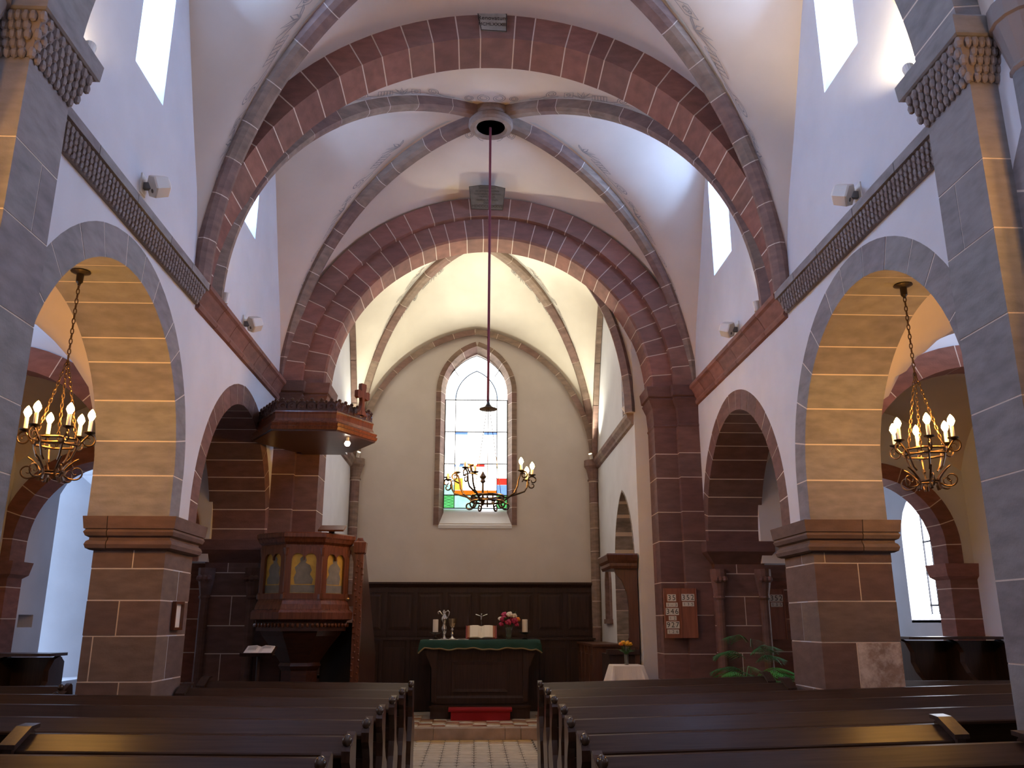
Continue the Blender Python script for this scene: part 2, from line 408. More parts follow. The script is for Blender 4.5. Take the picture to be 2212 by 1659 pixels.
for s in (-1, 1):
    A = arcade_arches(s); offs = (.27, .27, .25)
    out = [(-3.2, 0)]
    for a, of in zip(A, offs):
        pr = a.profile(of, 14); out += [(pr[0][0], 0)] + pr + [(pr[-1][0], 0)]
    out += [(12.5, 0), (12.5, 9.2), (-3.2, 9.2)]
    holes = [win_outline(*w) for w in WIN[s]]
    struct(obj('wall_nave_'+SIDE[s], curve_plate(out, holes, lambda u, w, d: (FACE[s]+s*(WT/2)+s*d, u, w), WT), 'plaster'),
           'white plastered nave wall above the %s arcade' % SIDE[s])
    for a, of, ncnt, lab in zip(A, offs, (13, 13, 19), ('west', 'big round lamp-lit', 'smaller dark')):
        sec = [(0, 0), (of, 0), (of, WT), (0, WT)]
        h = a.h; sp = [0]+([h] if h > .2 else [])+even(a.L-2*h if h > .2 else a.L, ncnt, .15, h if h > .2 else 0)[1:]+([a.L] if h > .2 else [])
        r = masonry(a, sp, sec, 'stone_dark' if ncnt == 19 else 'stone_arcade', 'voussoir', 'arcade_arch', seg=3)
        struct(r, '%s arch of the %s nave arcade in cut sandstone' % (lab, SIDE[s]), 'arch')
    for i, w in enumerate(WIN[s]):
        nw += 1
        ol = win_outline(*w); xo = FACE[s]+s*.70
        g = obj('window_%d' % nw, MB().prism(ol, 'x', xo, xo+s*.012), 'day_pane' if s > 0 else 'day_pane_left'); struct(g, 'bright round-headed clerestory window high in the %s wall' % SIDE[s])
        fr = MB(); yy, y2, zz = w
        for k in range(1, 7): fr.box(xo-s*.012, xo-s*.002, yy, y2, zz+.3*k-.008, zz+.3*k+.008)
        fr.box(xo-s*.012, xo-s*.002, (yy+y2)/2-.008, (yy+y2)/2+.008, zz, 8.1)
        obj('glazing_bar', fr, 'lead', g)
        # sloping plaster sill inside the opening
        sl = MB().prism([(0, 0), (0, .02), (.68, .34), (.68, 0)], 'y', yy, y2)
        sl.v = [(FACE[s]+s*v[0], v[1], zz+v[2]) for v in sl.v]
        obj('window_sill', sl, 'plaster', g)
    # ---- middle pier
    x = FACE[s]; xa, xb = sorted((x, x+s*WT))
    zs = [0, .36, .72, 1.09, 1.52, 1.90, 2.26, 2.38] if s > 0 else [0, .4, .8, 1.18, 1.58, 1.9, 2.19, 2.38]
    pl_, ph_ = sorted((x, x+s*(.67 if s < 0 else .765)))
    pr = pier('stone_pier', pl_, ph_, 8.37, 9.17, zs, 'stone_pier', shift=(0 if s < 0 else 1))
    struct(pr, 'square sandstone pier in the middle of the %s arcade' % SIDE[s], 'pier')
    lv = [(2.36, .03), (2.375, .06), (2.41, .072), (2.44, .06), (2.455, .04), (2.475, .04), (2.49, .07), (2.525, .085), (2.55, .07), (2.556, .085), (2.67, .10), (2.672, .09)]
    cut = xa+(xb-xa)*(.62 if s > 0 else .3)
    xa, xb = pl_, ph_
    for u0, u1 in ((xa, cut-.004), (cut+.004, xb)):
        mb = MB().loft_rect(u0, u1, 8.37, 9.17, lv)
        c = (xa+xb)/2
        mb.v = [((max(v[0], u0) if u0 > xa+.01 else v[0]) if True else 0, v[1], v[2]) for v in mb.v]
        mb.v = [((min(v[0], u1) if u1 < xb-.01 else v[0]), v[1], v[2]) for v in mb.v]
        obj('impost_moulding', mb, 'stone_pier', pr)
    # blocks of the pier above the impost between the two arches (aisle and nave side show plaster)
    if s > 0:
        for o in [q for q in bpy.data.objects if q.parent is pr and q.name.startswith('stone_block')]:
            w = WO[o.name]
            if w.x > 3.8 and .6 < w.z < 1.45: o.data.materials[0] = MATS['stone_stained']
    # ---- near pier with its pilaster, corner shaft and scaled capital
    zs = courses(0, 5.03, [.42, .50, .55, .47, .60])
    zs2 = courses(0, 2.67, [.40, .47, .36, .50])
    core = pier('stone_pier', *sorted((x, x+s*WT)), 4.57, 5.36, zs2, 'stone_pier', shift=1)
    struct(core, 'tall near pier of the %s nave arcade' % SIDE[s], 'pier')
    xi = x-s*.18
    pl = MB().box(*sorted((xi+s*.002, x+s*.10)), 4.622, 5.138, 0, 5.02)
    pil = obj('pilaster', pl, 'mortar', core)
    for k, (a, b) in enumerate(zip(zs, zs[1:])):
        fy = [[0, 1], [0, 1], [0, .62, 1]][k % 3] if 3.2 < a < 4.3 else [0, 1]
        for v0, v1 in zip(fy, fy[1:]):
            obj('stone_block', MB().box(*sorted((xi-s*random.uniform(0, .003), x+s*.11)), 4.62+.52*v0+(.005 if v0 else 0), 4.62+.52*v1-(.005 if v1 < 1 else 0), a+.005, b-.005), 'stone_arcade', pil)
    sh = MB().lathe([(.12, 0), (.12, 4.95)], (x+s*.09, 4.40, 0), 16); obj('corner_shaft', sh, 'stone_arcade', core, smooth=True)
    # capital: flared core, rows of scales, abacus slab
    cap = MB(); zc0, zc1 = 5.03, 5.29
    def flare(z): return .02+.13*((z-zc0)/(zc1-zc0))
    cap.loft_rect(*sorted((xi, x+s*.1)), 4.62, 5.14, [(zc0, 0), (zc1, .09)])
    co = obj('capital', cap, 'scale_stone', core)
    cap2 = MB().loft_rect(*sorted((xi, x+s*.1)), 4.62, 5.14, [(5.29, .105), (5.30, .12), (5.42, .13), (5.44, .115)])
    obj('abacus', cap2, 'stone_arcade', core)
    scale = None
    for row in range(5):
        z = zc0+.02+row*.052; f = .09*((z-zc0)/(zc1-zc0))
        n = 9
        for k in range(n):
            yy = 4.60-f+(.56+2*f)*(k+(.5 if row % 2 else .0)+.25)/n
            for face in (0, 1):
                if face == 0: c = (xi-s*(f+.006), yy, z)
                else:
                    if k > 4: continue
                    c = (xi+s*(-f+.05+(.2)*(k+(.5 if row % 2 else 0))/4.5), 4.62-f-.006, z)
                if scale is None:
                    mb = MB().ball((0, 0, 0), .034, 7, 4, (.75, .75, 1.25)); so = obj('scale', mb, 'scale_stone', co, origin=(0, 0, 0)); scale = so
                else:
                    so = scale.copy(); COL.objects.link(so); so.parent = co
                so.location = Vector(c)-WO[co.name]
    mb = MB().lathe([(.12, 4.95), (.14, 4.97), (.125, 5.0), (.19, 5.28), (.21, 5.29), (.21, 5.42)], (x+s*.09, 4.39, 0), 16); obj('shaft_capital', mb, 'scale_stone', core)
    # ---- string course: scaled frieze with slab (west), plain moulding (east)
    sec = [(0, 4.87), (-.03, 4.87), (-.10, 5.02), (-.10, 5.025), (0, 5.03)]
    fz = MB().prism([(x-s*.0+s*p[0], p[1]) if True else 0 for p in sec], 'y', 5.14, 8.44)
    tr = obj('trim_%d' % (1 if s < 0 else 2), fz, 'scale_stone'); struct(tr, 'string course with a scaled frieze on the %s wall' % SIDE[s])
    scm = MB(); i = 0
    yy = 5.16
    while yy < 8.42:
        for row in range(4):
            t = row/4; z = 4.89+t*.145; p = .03+.07*((z-4.87)/.15)
            scm.ball((x-s*(p+.006), yy+(.032 if row % 2 else 0), z), .029, 6, 4, (.75, .78, 1.15))
        yy += .064
    tag(obj('frieze_scales', scm, 'scale_stone', tr), kind='stuff')
    for a, b in zip([5.14, 5.75, 6.5, 7.3, 7.9], [5.75, 6.5, 7.3, 7.9, 8.46]):
        slab = MB().prism([(x-s*p, z) for p, z in [(0, 5.026), (.13, 5.026), (.13, 5.10), (.10, ZS), (0, ZS)]], 'y', a+.005, b-.005); obj('slab_stone', slab, 'stone_arcade', tr)
    sp = [8.46, 9.1, 9.62, 10.2, 10.75, 11.2, 11.75, 12.32]
    for a, b in zip(sp, sp[1:]):
        prof = [(0, 4.83), (.035, 4.84), (.05, 4.875), (.035, 4.91), (.045, 4.93), (.075, 4.99), (.105, 5.04), (.135, 5.06), (.14, 5.10), (.11, ZS), (0, ZS)]
        obj('string_stone', MB().prism([(x-s*p, z) for p, z in prof], 'y', a+.005, b-.005), 'stone_red', tr)
    # ---- respond at the chancel end of the arcade
    xa, xb = sorted((x+s*.06, x+s*WT))
    rs = pier('stone_pier', xa, xb, 12.15, 12.52, [0, .42, .88, 1.3, 1.66, 2.05, 2.36, 2.50], 'stone_dark', shift=2)
    struct(rs, 'sandstone respond at the chancel end of the %s arcade' % SIDE[s], 'pier')
    obj('impost_moulding', MB().loft_rect(xa, xb, 12.15, 12.5, [(2.49, .0), (2.52, .02), (2.62, .10), (2.66, .13), (2.80, .13), (2.805, .10)]), 'stone_dark', rs)
    for q in (.10, WT-.04):
        mb = MB().lathe([(.10, 0), (.10, .1), (.07, .16), (.065, 2.0), (.085, 2.03), (.07, 2.06), (.10, 2.22), (.115, 2.34), (.115, 2.42)], (x+s*q, 12.13, .0), 12)
        cl = obj('colonnette', mb, 'stone_dark', rs)
        for k in range(3):
            obj('carved_boss', MB().ball((x+s*q+(k-1)*.06, 12.03, 2.28), .045, 8, 5), 'stone_dark', cl)
# ------------------------------------------------------------------ transverse arches, chancel arch
def tarch(y, root, lab, zc=5.08, rin=3.08, th=.33, n=33, mat='stone_red'):
    a = Arch((XC, y[0], zc), Xv, Yv, rin)
    sp = even(a.L, n, .2)
    r = masonry(a, sp, [(0, 0), (th, 0), (th, y[1]-y[0]), (0, y[1]-y[0])], mat, 'voussoir', root, gap=.014)
    struct(r, lab, 'arch'); return a, r
tarch(Y_T0, 'transverse_arch', 'near transverse arch of the nave vault, only its feet in view', rin=2.925, th=.3, zc=5.30, mat='stone_arcade')
aT1, T1 = tarch(Y_T1, 'transverse_arch', 'wide transverse arch of red voussoirs across the nave under the upper plaque')
# chancel arch, two orders
aO = Arch((XC, Y_CH[0], 5.10), Xv, Yv, 2.78); aI = Arch((XC, Y_CH[0]+.11, 5.10), Xv, Yv, 2.45)
r = masonry(aO, even(aO.L, 28, .15), [(0, 0), (.31, 0), (.31, .35), (0, .35)], 'stone_red', 'voussoir', 'chancel_arch', gap=.012)
struct(r, 'outer order of the double chancel arch', 'arch')
r = masonry(aI, even(aI.L, 31, .15), [(.03, 0), (.328, 0), (.328, .54), (0, .54), (0, .03)], 'stone_red', 'voussoir', 'chancel_arch', gap=.012)
struct(r, 'inner order of the double chancel arch', 'arch')
pr = aO.profile(-.0, 16, lambda P: (P.x, P.z))
out = [(XL-.7, 0), (pr[0][0], 0)] + pr + [(pr[-1][0], 0), (XR+.7, 0), (XR+.7, 9.2), (XL-.7, 9.2)]
struct(obj('wall_chancel_arch', curve_plate(out, [], lambda u, w, d: (u, 12.72+d, w), .42), 'plaster'), 'plastered wall above the chancel arch')
for s in (-1, 1):
    zs = courses(0, 4.52, [.42, .50, .36, .52, .45, .58])
    xo = FACE[s]; xi = XC+s*2.47; xm = XC+s*2.80
    p = pier('chancel_pier', *sorted((xi, xm+s*.1)), Y_CH[0]+.12, Y_CH[1], zs, 'stone_dark', nx=1, ny=2)
    struct(p, 'compound sandstone pier carrying the %s side of the chancel arch' % SIDE[s], 'pier')
    q = obj('pilaster', MB().box(*sorted((xm+.002*s, xo+s*.05)), Y_CH[0]+.002, Y_CH[0]+.3, 0, 4.51), 'mortar', p)
    for a, b in zip(zs, zs[1:]):
        obj('stone_block', MB().box(*sorted((xm, xo+s*.06)), Y_CH[0]-random.uniform(0, .003), Y_CH[0]+.3, a+.005, b-.005), 'stone_dark', q)
    lv = [(4.50, .0), (4.53, .015), (4.56, .0), (4.80, .02), (4.93, .08), (4.955, .06), (4.97, .09), (5.12, .11), (5.125, .09)]
    obj('capital', MB().loft_rect(*sorted((xi, xm+s*.06)), Y_CH[0]+.12, Y_CH[1], lv), 'stone_dark', p)
    obj('capital', MB().loft_rect(*sorted((xm+s*.02, xo+s*.02)), Y_CH[0], Y_CH[0]+.25, lv), 'stone_dark', p)
# ------------------------------------------------------------------ nave vaults
WALLPTS = [(0, 8.5), (.3, 8.25), (.56, 7.80), (.73, 7.42), (1.10, 6.62), (1.40, 6.05), (1.58, 5.55), (1.70, 5.14)]
def wall_z(dy, pts):
    dy = abs(dy)
    for (a, za), (b, zb) in zip(pts, pts[1:]):
        if dy <= b: return za+(zb-za)*(dy-a)/(b-a)
    return pts[-1][1]
class Vault:
    def __init__(s, x0, x1, y0, y1, key, zs, zf, zb, wp):
        s.x0, s.x1, s.y0, s.y1, s.key, s.zs, s.zf, s.zb, s.wp = x0, x1, y0, y1, Vector(key), zs, zf, zb, wp
    def diag(s, c, e):
        cx, cy = (s.x0, s.x1)[c[0]], (s.y0, s.y1)[c[1]]; q = 1-math.cos(e*PI/2)
        return Vector((cx+(s.key.x-cx)*q, cy+(s.key.y-cy)*q, s.zs+(s.key.z-s.zs)*math.sin(e*PI/2)))
    def edge(s, c, e, kind):
        D = s.diag(c, e)
        if kind == 'y':
            y = (s.y0, s.y1)[c[1]]; return Vector((D.x, y, max((s.zf, s.zb)[c[1]](D.x), D.z-1.2)))
        x = (s.x0, s.x1)[c[0]]; hy = (s.y1-s.y0)/2
        t = (D.y-s.key.y)/(((s.y0, s.y1)[c[1]]-s.key.y)); return Vector((x, D.y, wall_z(t*s.wp[-1][0], s.wp)))
    def pt(s, c, e, lam, kind): return s.diag(c, e).lerp(s.edge(c, e, kind), lam)
    def off(s, c, e, d, kind, lift=.006):
        D = s.diag(c, e); E = s.edge(c, e, kind); v = E-D
        L = max(v.length, 1e-6); p = D+v*min(d/L, .98)
        T = s.diag(c, min(e+.01, 1))-s.diag(c, max(e-.01, 0)); nrm = T.cross(v).normalized()
        if nrm.dot(Vector((s.key.x, s.key.y, 6.0))-p) < 0: nrm = -nrm
        return p+nrm*lift
    def mesh(s, n=26, k=9):
        mb = MB()
        for c in ((0,0),(0,1),(1,0),(1,1)):
            for kind in 'xy':
                G = [[s.pt(c, i/n, (j/k), kind) for j in range(k+1)] for i in range(n+1)]
                vs = [p for r in G for p in r]; fs = []
                for i in range(n):
                    for j in range(k): a = i*(k+1)+j; fs.append((a, a+1, a+k+2, a+k+1))
                mb.add(vs, fs)
        return mb
def circ(zc, r, xc=XC): return lambda x: zc+math.sqrt(max(r*r-(x-xc)**2, 0))
def vault(name, V, mat, lab):
    o = obj(name, V.mesh(), mat); bm = bmesh.new(); bm.from_mesh(o.data); bmesh.ops.remove_doubles(bm, verts=bm.verts, dist=.003); bmesh.ops.recalc_face_normals(bm, faces=bm.faces); bm.to_mesh(o.data); bm.free()
    for p in o.data.polygons: p.use_smooth = True
    return struct(o, lab)
zT = circ(5.08, 3.39); zC = circ(5.10, 3.09)
K0 = (XC, 3.05, 8.62); K1 = (XC, 6.78, 8.62); K2 = (.15, 10.66, 8.66)
V0 = Vault(XL, XR, 1.45, 4.64, K0, 5.10, circ(5.08, 3.3), circ(5.08, 3.3), WALLPTS)
V1 = Vault(XL, XR, 5.12, 8.44, K1, 5.10, circ(5.08, 3.3), zT, WALLPTS)
V2 = Vault(XL, XR, 8.90, 12.42, K2, 5.10, zT, zC, WALLPTS)
v0 = vault('ceiling_west_bay', V0, 'vault_plaster', 'plastered vault over the west bay')
v1 = vault('ceiling_near_bay', V1, 'vault_plaster', 'plastered rib vault of the near nave bay')
v2 = vault('ceiling_east_bay', V2, 'vault_plaster', 'plastered rib vault with a round boss before the chancel arch')
RIBSEC = [(-.13, -.045), (-.10, -.095), (.03, -.105), (.03, .105), (-.10, .095), (-.13, .045)]
def rib(c0, key, lab, n=10, stop=.30, sec=RIBSEC):
    R = Rib(c0, (key[0], key[1]), key[2]-c0[2]); L = R.L; R.L = L-stop
    sp = even(R.L, n, .22)
    r = masonry(R, sp, sec, 'stone_rib', 'rib_stone', 'vault_rib', gap=.011, seg=4); R.L = L
    return struct(r, lab, 'rib')
def vrib(V, c, lab, n=10, stop=.30):
    d = V.diag(c, 0); k = V.key
    return rib((d.x, d.y, d.z), (k.x, k.y, k.z-.02), lab, n, stop)
for c, l in (((0,1), 'left'), ((1,1), 'right')): vrib(V1, c, 'diagonal rib of the near vault rising from the %s wall' % l, 11, .3)
for c, l in (((0,0), 'near left'), ((1,0), 'near right'), ((0,1), 'far left'), ((1,1), 'far right')):
    vrib(V2, c, 'diagonal rib running from the ring boss to the %s corner' % l, 12, .27)
ring = MB().lathe([(.20, -.02), (.235, -.05), (.29, -.04), (.315, 0), (.31, .06), (.285, .09), (.30, .12), (.30, .32), (.20, .32), (.20, -.02)], (K2[0], K2[1], 8.44), 32)
bo = obj('ring_boss', ring, 'stone_rib', smooth=False); struct(bo, 'round stone ring boss where the four ribs meet', 'boss')
obj('boss_shaft', MB().rings([[(K2[0]+.2*math.cos(i*PI/12), K2[1]+.2*math.sin(i*PI/12), z) for i in range(24)] for z in (8.44, 8.95)], cap=False), 'stone_rib', bo)
obj('boss_cap', MB().lathe([(.21, 0), (.21, .02)], (K2[0], K2[1], 8.94), 20), 'dark_wood', bo)
# painted scrollwork on the vault cells: flat ribbons on the plaster
def ribbon(mb, pts, w=.011):
    pts = [Vector(p) for p in pts]
    vs = []; fs = []
    for i, p in enumerate(pts):
        d = pts[min(i+1, len(pts)-1)]-pts[max(i-1, 0)]
        vs.append((p, d))
    return vs
def scroll_units(L, flip=1):
    """list of polylines in (along, out) coordinates, about L long"""
    u = 0; out = []; k = 0
    while u < L-.35:
        kind = k % 4
        if kind == 0:      # big spiral
            c = (u+.13, .20); pl = []
            for i in range(34):
                t = i/33; a = -.6+t*4.0*PI; r = .085*(1-.80*t); pl.append((c[0]+r*math.cos(a), c[1]+r*math.sin(a)))
            out.append(pl); out.append([(u+.20, .155), (u+.30, .10), (u+.42, .10), (u+.46, .12)]); out.append([(u+.02, .13), (u+.12, .10), (u+.25, .08)]); u += .36
        elif kind == 1:    # ribbed tube
            out.append([(u, .10), (u+.22, .09), (u+.24, .21), (u+.02, .22), (u, .10)])
            for q in range(1, 5): out.append([(u+.045*q, .10), (u+.045*q+.02, .21)])
            u += .27
        elif kind == 2:    # leaf fan
            for q in range(5):
                a = PI*(.15+.17*q); out.append([(u+.1, .09), (u+.1+.09*math.cos(a)-.015, .09+.10*math.sin(a)), (u+.1+.19*math.cos(a), .09+.19*math.sin(a)), (u+.1+.10*math.cos(a)+.02, .09+.09*math.sin(a)), (u+.1, .09)])
            u += .25
        else:              # knot box
            out.append([(u, .11), (u+.13, .10), (u+.14, .23), (u+.01, .24), (u, .11)])
            pl = [(u+.07+.045*math.cos(i*PI/4)*(1-i*.05), .17+.045*math.sin(i*PI/4)*(1-i*.05)) for i in range(15)]; out.append(pl); u += .20
        k += 1
    return out
def paint(V, c, kind, parent, s0=.10, s1=.93, scale=1.0, base=.07, edge=.145):
    D = [V.diag(c, i/100) for i in range(101)]; acc = [0]
    for a, b in zip(D, D[1:]): acc.append(acc[-1]+(b-a).length)
    L = acc[-1]
    def e_of(u):
        u = min(max(u, 0), L); i = 0
        while i < 99 and acc[i+1] < u: i += 1
        return (i+(u-acc[i])/(acc[i+1]-acc[i]))/100
    mb = MB()
    def strip(pl, w, lift):
        vs = []
        for i, (u, d) in enumerate(pl):
            a = pl[max(i-1, 0)]; b = pl[min(i+1, len(pl)-1)]; tx, ty = b[0]-a[0], b[1]-a[1]; l = math.hypot(tx, ty) or 1
            nx, ny = -ty/l*w/2, tx/l*w/2
            vs += [V.off(c, e_of(u+nx), max(d+ny, .02), kind, lift), V.off(c, e_of(u-nx), max(d-ny, .02), kind, lift)]
        mb.add(vs, [(2*i, 2*i+1, 2*i+3, 2*i+2) for i in range(len(pl)-1)])
    for pl in scroll_units((s1-s0)*L/scale):
        strip([(s0*L+u*scale, base+d*scale*.95) for u, d in pl], .014, .010)
    tag(obj('painted_scrollwork', mb, 'painted_grey', parent), kind='stuff')
    mb = MB(); strip([(s0*.3*L+(L*(1-s0*.3)-.3)*i/40, edge) for i in range(41)], .075, .006)
    obj('painted_border', mb, 'painted_border', parent)
for c in ((0,1), (1,1)): paint(V1, c, 'x', v1, .2, .95, 1.35, .40, .36)
for c in ((0,1), (1,1), (0,0), (1,0)): paint(V2, c, 'x', v2, .22, .90, 1.15, .36, .33)
for c in ((0,0), (1,0)): paint(V2, c, 'y', v2, .62, .92, 1.0)
def rosette(V, parent, cs):
    mb = MB()
    for c in cs:
        for (cu, cw, r) in ((.42, .10, .10), (.42, .30, .07)):
            pts = []
            for i in range(26):
                a = i*.5; rr = r*(1-.7*i/26); pts.append((cu+rr*math.cos(a), cw+rr*math.sin(a)))
            vs = []
            for i, (u, d) in enumerate(pts):
                a = pts[max(i-1, 0)]; b = pts[min(i+1, 25)]; tx, ty = b[0]-a[0], b[1]-a[1]; l = math.hypot(tx, ty) or 1
                for sg in (1, -1):
                    x = (V.key.x + (1 if c[0] else -1)*(d+sg*tx/l*.005)); y = V.key.y + (1 if c[1] else -1)*(u-sg*ty/l*.005)
                    e = math.acos(max(-1, min(1, 1-(1-abs(x-V.key.x)/abs((V.x0, V.x1)[c[0]]-V.key.x)))))/(PI/2)
                    D = V.diag(c, e); E = V.edge(c, e, 'y'); t = (y-D.y)/(E.y-D.y); p = D.lerp(E, t); vs.append((p.x, p.y, p.z-.008))
            mb.add(vs, [(2*i, 2*i+1, 2*i+3, 2*i+2) for i in range(25)])
    tag(obj('painted_scrollwork', mb, 'painted_grey', parent), kind='stuff')
rosette(V2, v2, ((0,0), (1,0), (0,1), (1,1)))
# ------------------------------------------------------------------ chancel
CXL, CXR, YB = -2.50, 2.45, 17.15
SPR = 4.80
def eastwin(z0, zc, a, r, cx, n=10, shrink=0):
    w = Arch((cx, 0, zc), Xv, Yv, a-shrink, r-shrink); pr = w.profile(0, n, lambda P: (P.x, P.z)); return [(pr[0][0], z0)]+pr+[(pr[-1][0], z0)]
EW = dict(cx=-.01, zc=6.30, a=.74, r=1.05)
out = [(CXL-.4, 0), (CXR+.4, 0), (CXR+.4, 9.2), (CXL-.4, 9.2)]
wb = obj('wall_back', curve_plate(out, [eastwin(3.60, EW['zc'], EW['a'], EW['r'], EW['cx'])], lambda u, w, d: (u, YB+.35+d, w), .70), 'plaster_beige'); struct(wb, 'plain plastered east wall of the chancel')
for s, x in ((-1, CXL), (1, CXR)):
    out = [(12.9, 0), (YB+.1, 0), (YB+.1, 9.2), (12.9, 9.2)]; holes = []
    if s > 0:
        nic = Arch((0, 14.25, 2.55), Yv, Xv, .95, 1.35); pr = nic.profile(0, 8)
        out = [(12.9, 0), (13.3, 0)]+pr+[(15.2, 0), (YB+.1, 0), (YB+.1, 9.2), (12.9, 9.2)]
        sw = [(12.55+.42, 5.02), (13.95, 5.02)]+[(13.46+.49*math.cos(PI*i/10), 6.75+.55*math.sin(PI*i/10)) for i in range(11)]; sw[0] = (12.97, 5.02); holes = [sw]
        pis = Arch((0, 16.0, 2.35), Yv, Xv, .26, .40); pr = pis.profile(0, 6); holes.append([(pr[0][0], 1.75)]+pr+[(pr[-1][0], 1.75)])
    struct(obj('wall_chancel_'+SIDE[s], curve_plate(out, holes, lambda u, w, d: (x+s*.35+s*d, u, w), .70), 'plaster'), 'plastered %s side wall of the chancel' % SIDE[s])
    sp = even(4.1, 6, .2, 12.96)
    tr = empty('trim_%d' % (3 if s < 0 else 4), (x, 15, SPR-.1)); struct(tr, 'moulded string course on the %s chancel wall' % SIDE[s])
    for a, b in zip(sp, sp[1:]):
        obj('string_stone', MB().prism([(x-s*p, z) for p, z in [(0, 4.68), (.04, 4.70), (.05, 4.74), (.10, 4.80), (.11, 4.86), (.08, 4.88), (0, 4.88)]], 'y', a+.004, b-.004), 'stone_rib', tr)
    # corner shaft with bell capital
    cs = obj('corner_shaft', MB().lathe([(.105, .16), (.105, .3), (.085, .34), (.085, 4.42), (.11, 4.45), (.09, 4.48), (.13, 4.68), (.17, 4.74), (.17, 4.86)], (x-s*.09, YB-.09, 0), 14), 'mortar'); struct(cs, 'slender sandstone corner shaft on the %s of the east wall' % SIDE[s], 'shaft')
    zz = [.16, .7, 1.2, 1.62, 2.1, 2.5, 3.05, 3.5, 4.0, 4.42]
    for a, b in zip(zz, zz[1:]): obj('shaft_stone', MB().lathe([(.092, a+.006), (.092, b-.006)], (x-s*.09, YB-.09, 0), 12), 'stone_rib', cs)
    obj('bell_capital', MB().lathe([(.115, 4.44), (.12, 4.46), (.098, 4.49), (.14, 4.68), (.18, 4.74), (.18, 4.86)], (x-s*.09, YB-.09, 0), 14), 'stone_rib', cs)
K3 = (-.02, 15.0, 8.75)
CP = [(0, 8.2), (.5, 7.75), (1.0, 7.05), (1.45, 6.25), (1.8, 5.5), (2.0, 4.86)]
fb = Arch((XC-.2, YB-.12, SPR+.05), Xv, Yv, 2.36, 2.75)
def zback(x):
    d = abs(x-(XC-.2)); r, a = 2.75, 2.36; q = r*r-(d+(r-a))**2; return SPR+.12+math.sqrt(max(q, 0))
V3 = Vault(CXL, CXR, 12.93, YB, K3, SPR+.06, circ(5.1, 2.72), zback, CP)
v3 = vault('ceiling_chancel', V3, 'chancel_plaster', 'plastered rib vault of the chancel lit from below')
for c, l in (((0,1), 'far left'), ((1,1), 'far right'), ((0,0), 'near left'), ((1,0), 'near right')):
    vrib(V3, c, 'slim diagonal rib of the chancel vault at the %s corner' % l, 8, .1)
r = masonry(fb, even(fb.L, 16, .15), [(-.05, 0), (.07, 0), (.07, .12), (-.02, .12)], 'stone_rib', 'rib_stone', 'wall_rib', gap=.01); struct(r, 'pointed wall rib framing the east wall of the chancel', 'rib')
for s, x in ((-1, CXL), (1, CXR)):
    class Poly:
        pass
    pts = [Vector((x-s*.01, 15.04+t*2.02, wall_z(abs(t)*2.0, CP))) for t in [1-i/20 for i in range(0, 37)]]
    cor = empty('wall_rib', (x, 15, SPR)); struct(cor, 'wall rib along the %s side of the chancel vault' % SIDE[s], 'rib')
    for i in range(0, 36, 4):
        mb = MB(); seg = pts[i:i+5]; fr = []
        for j, p in enumerate(seg):
            d = (seg[min(j+1, len(seg)-1)]-seg[max(j-1, 0)]).normalized(); N = d.cross(Vector((1, 0, 0))).normalized(); fr.append((p, N, Vector((-s, 0, 0))))
        fr[0] = (fr[0][0].lerp(seg[1], .02), fr[0][1], fr[0][2]); fr[-1] = (fr[-1][0].lerp(seg[-2], .03), fr[-1][1], fr[-1][2])
        mb.sweep(fr, [(-.06, 0), (.06, 0), (.06, .10), (-.06, .10)]); obj('rib_stone', mb, 'stone_rib', cor)
for c in ((0,1), (1,1)): 
    paint(V3, c, 'x', v3, .12, .9, .95, .24, .24); paint(V3, c, 'y', v3, .12, .9, .95)
# east window: stone surround, glass, bars
wa = Arch((EW['cx'], YB-.03, EW['zc']), Xv, Yv, EW['a'], EW['r'], EW['zc']-3.56)
sp = [0]+[.36*i for i in range(1, 8)]+[wa.h]; sp = sp+[wa.h+wa.la*i/4 for i in range(1, 5)]+[wa.L/2+wa.la*i/4 for i in range(1, 5)]+[wa.L-.36*i for i in range(7, -1, -1)]
sp = sorted(set(round(q, 4) for q in sp)); sp[-1] = wa.L; sp = [min(q, wa.L) for q in sp]
mid = min(range(len(sp)), key=lambda i: abs(sp[i]-wa.L/2)); sp[mid] = wa.L/2
w_e = masonry(wa, sp, [(-.01, 0), (.09, 0), (.09, .30), (-.10, .30), (-.10, .26)], 'stone_rib', 'jamb_stone', 'window_7', gap=.009, jit=.001)
struct(w_e, 'tall pointed stained-glass window in the east wall')
obj('window_sill', MB().prism([(YB-.02, 3.56), (YB+.30, 3.92), (YB+.30, 3.5), (YB-.02, 3.5)], 'x', EW['cx']-.73, EW['cx']+.73), 'plaster', w_e)
yg = YB+.22; gx = [EW['cx']-.645, EW['cx']-.43, EW['cx']+.43, EW['cx']+.645]; gz = [3.93, 4.19, 4.83, 5.50, 6.18]
def pane(x0, x1, z0, z1, mat): return obj('glass_pane', MB().box(x0, x1, yg, yg+.008, z0, z1), mat, w_e)
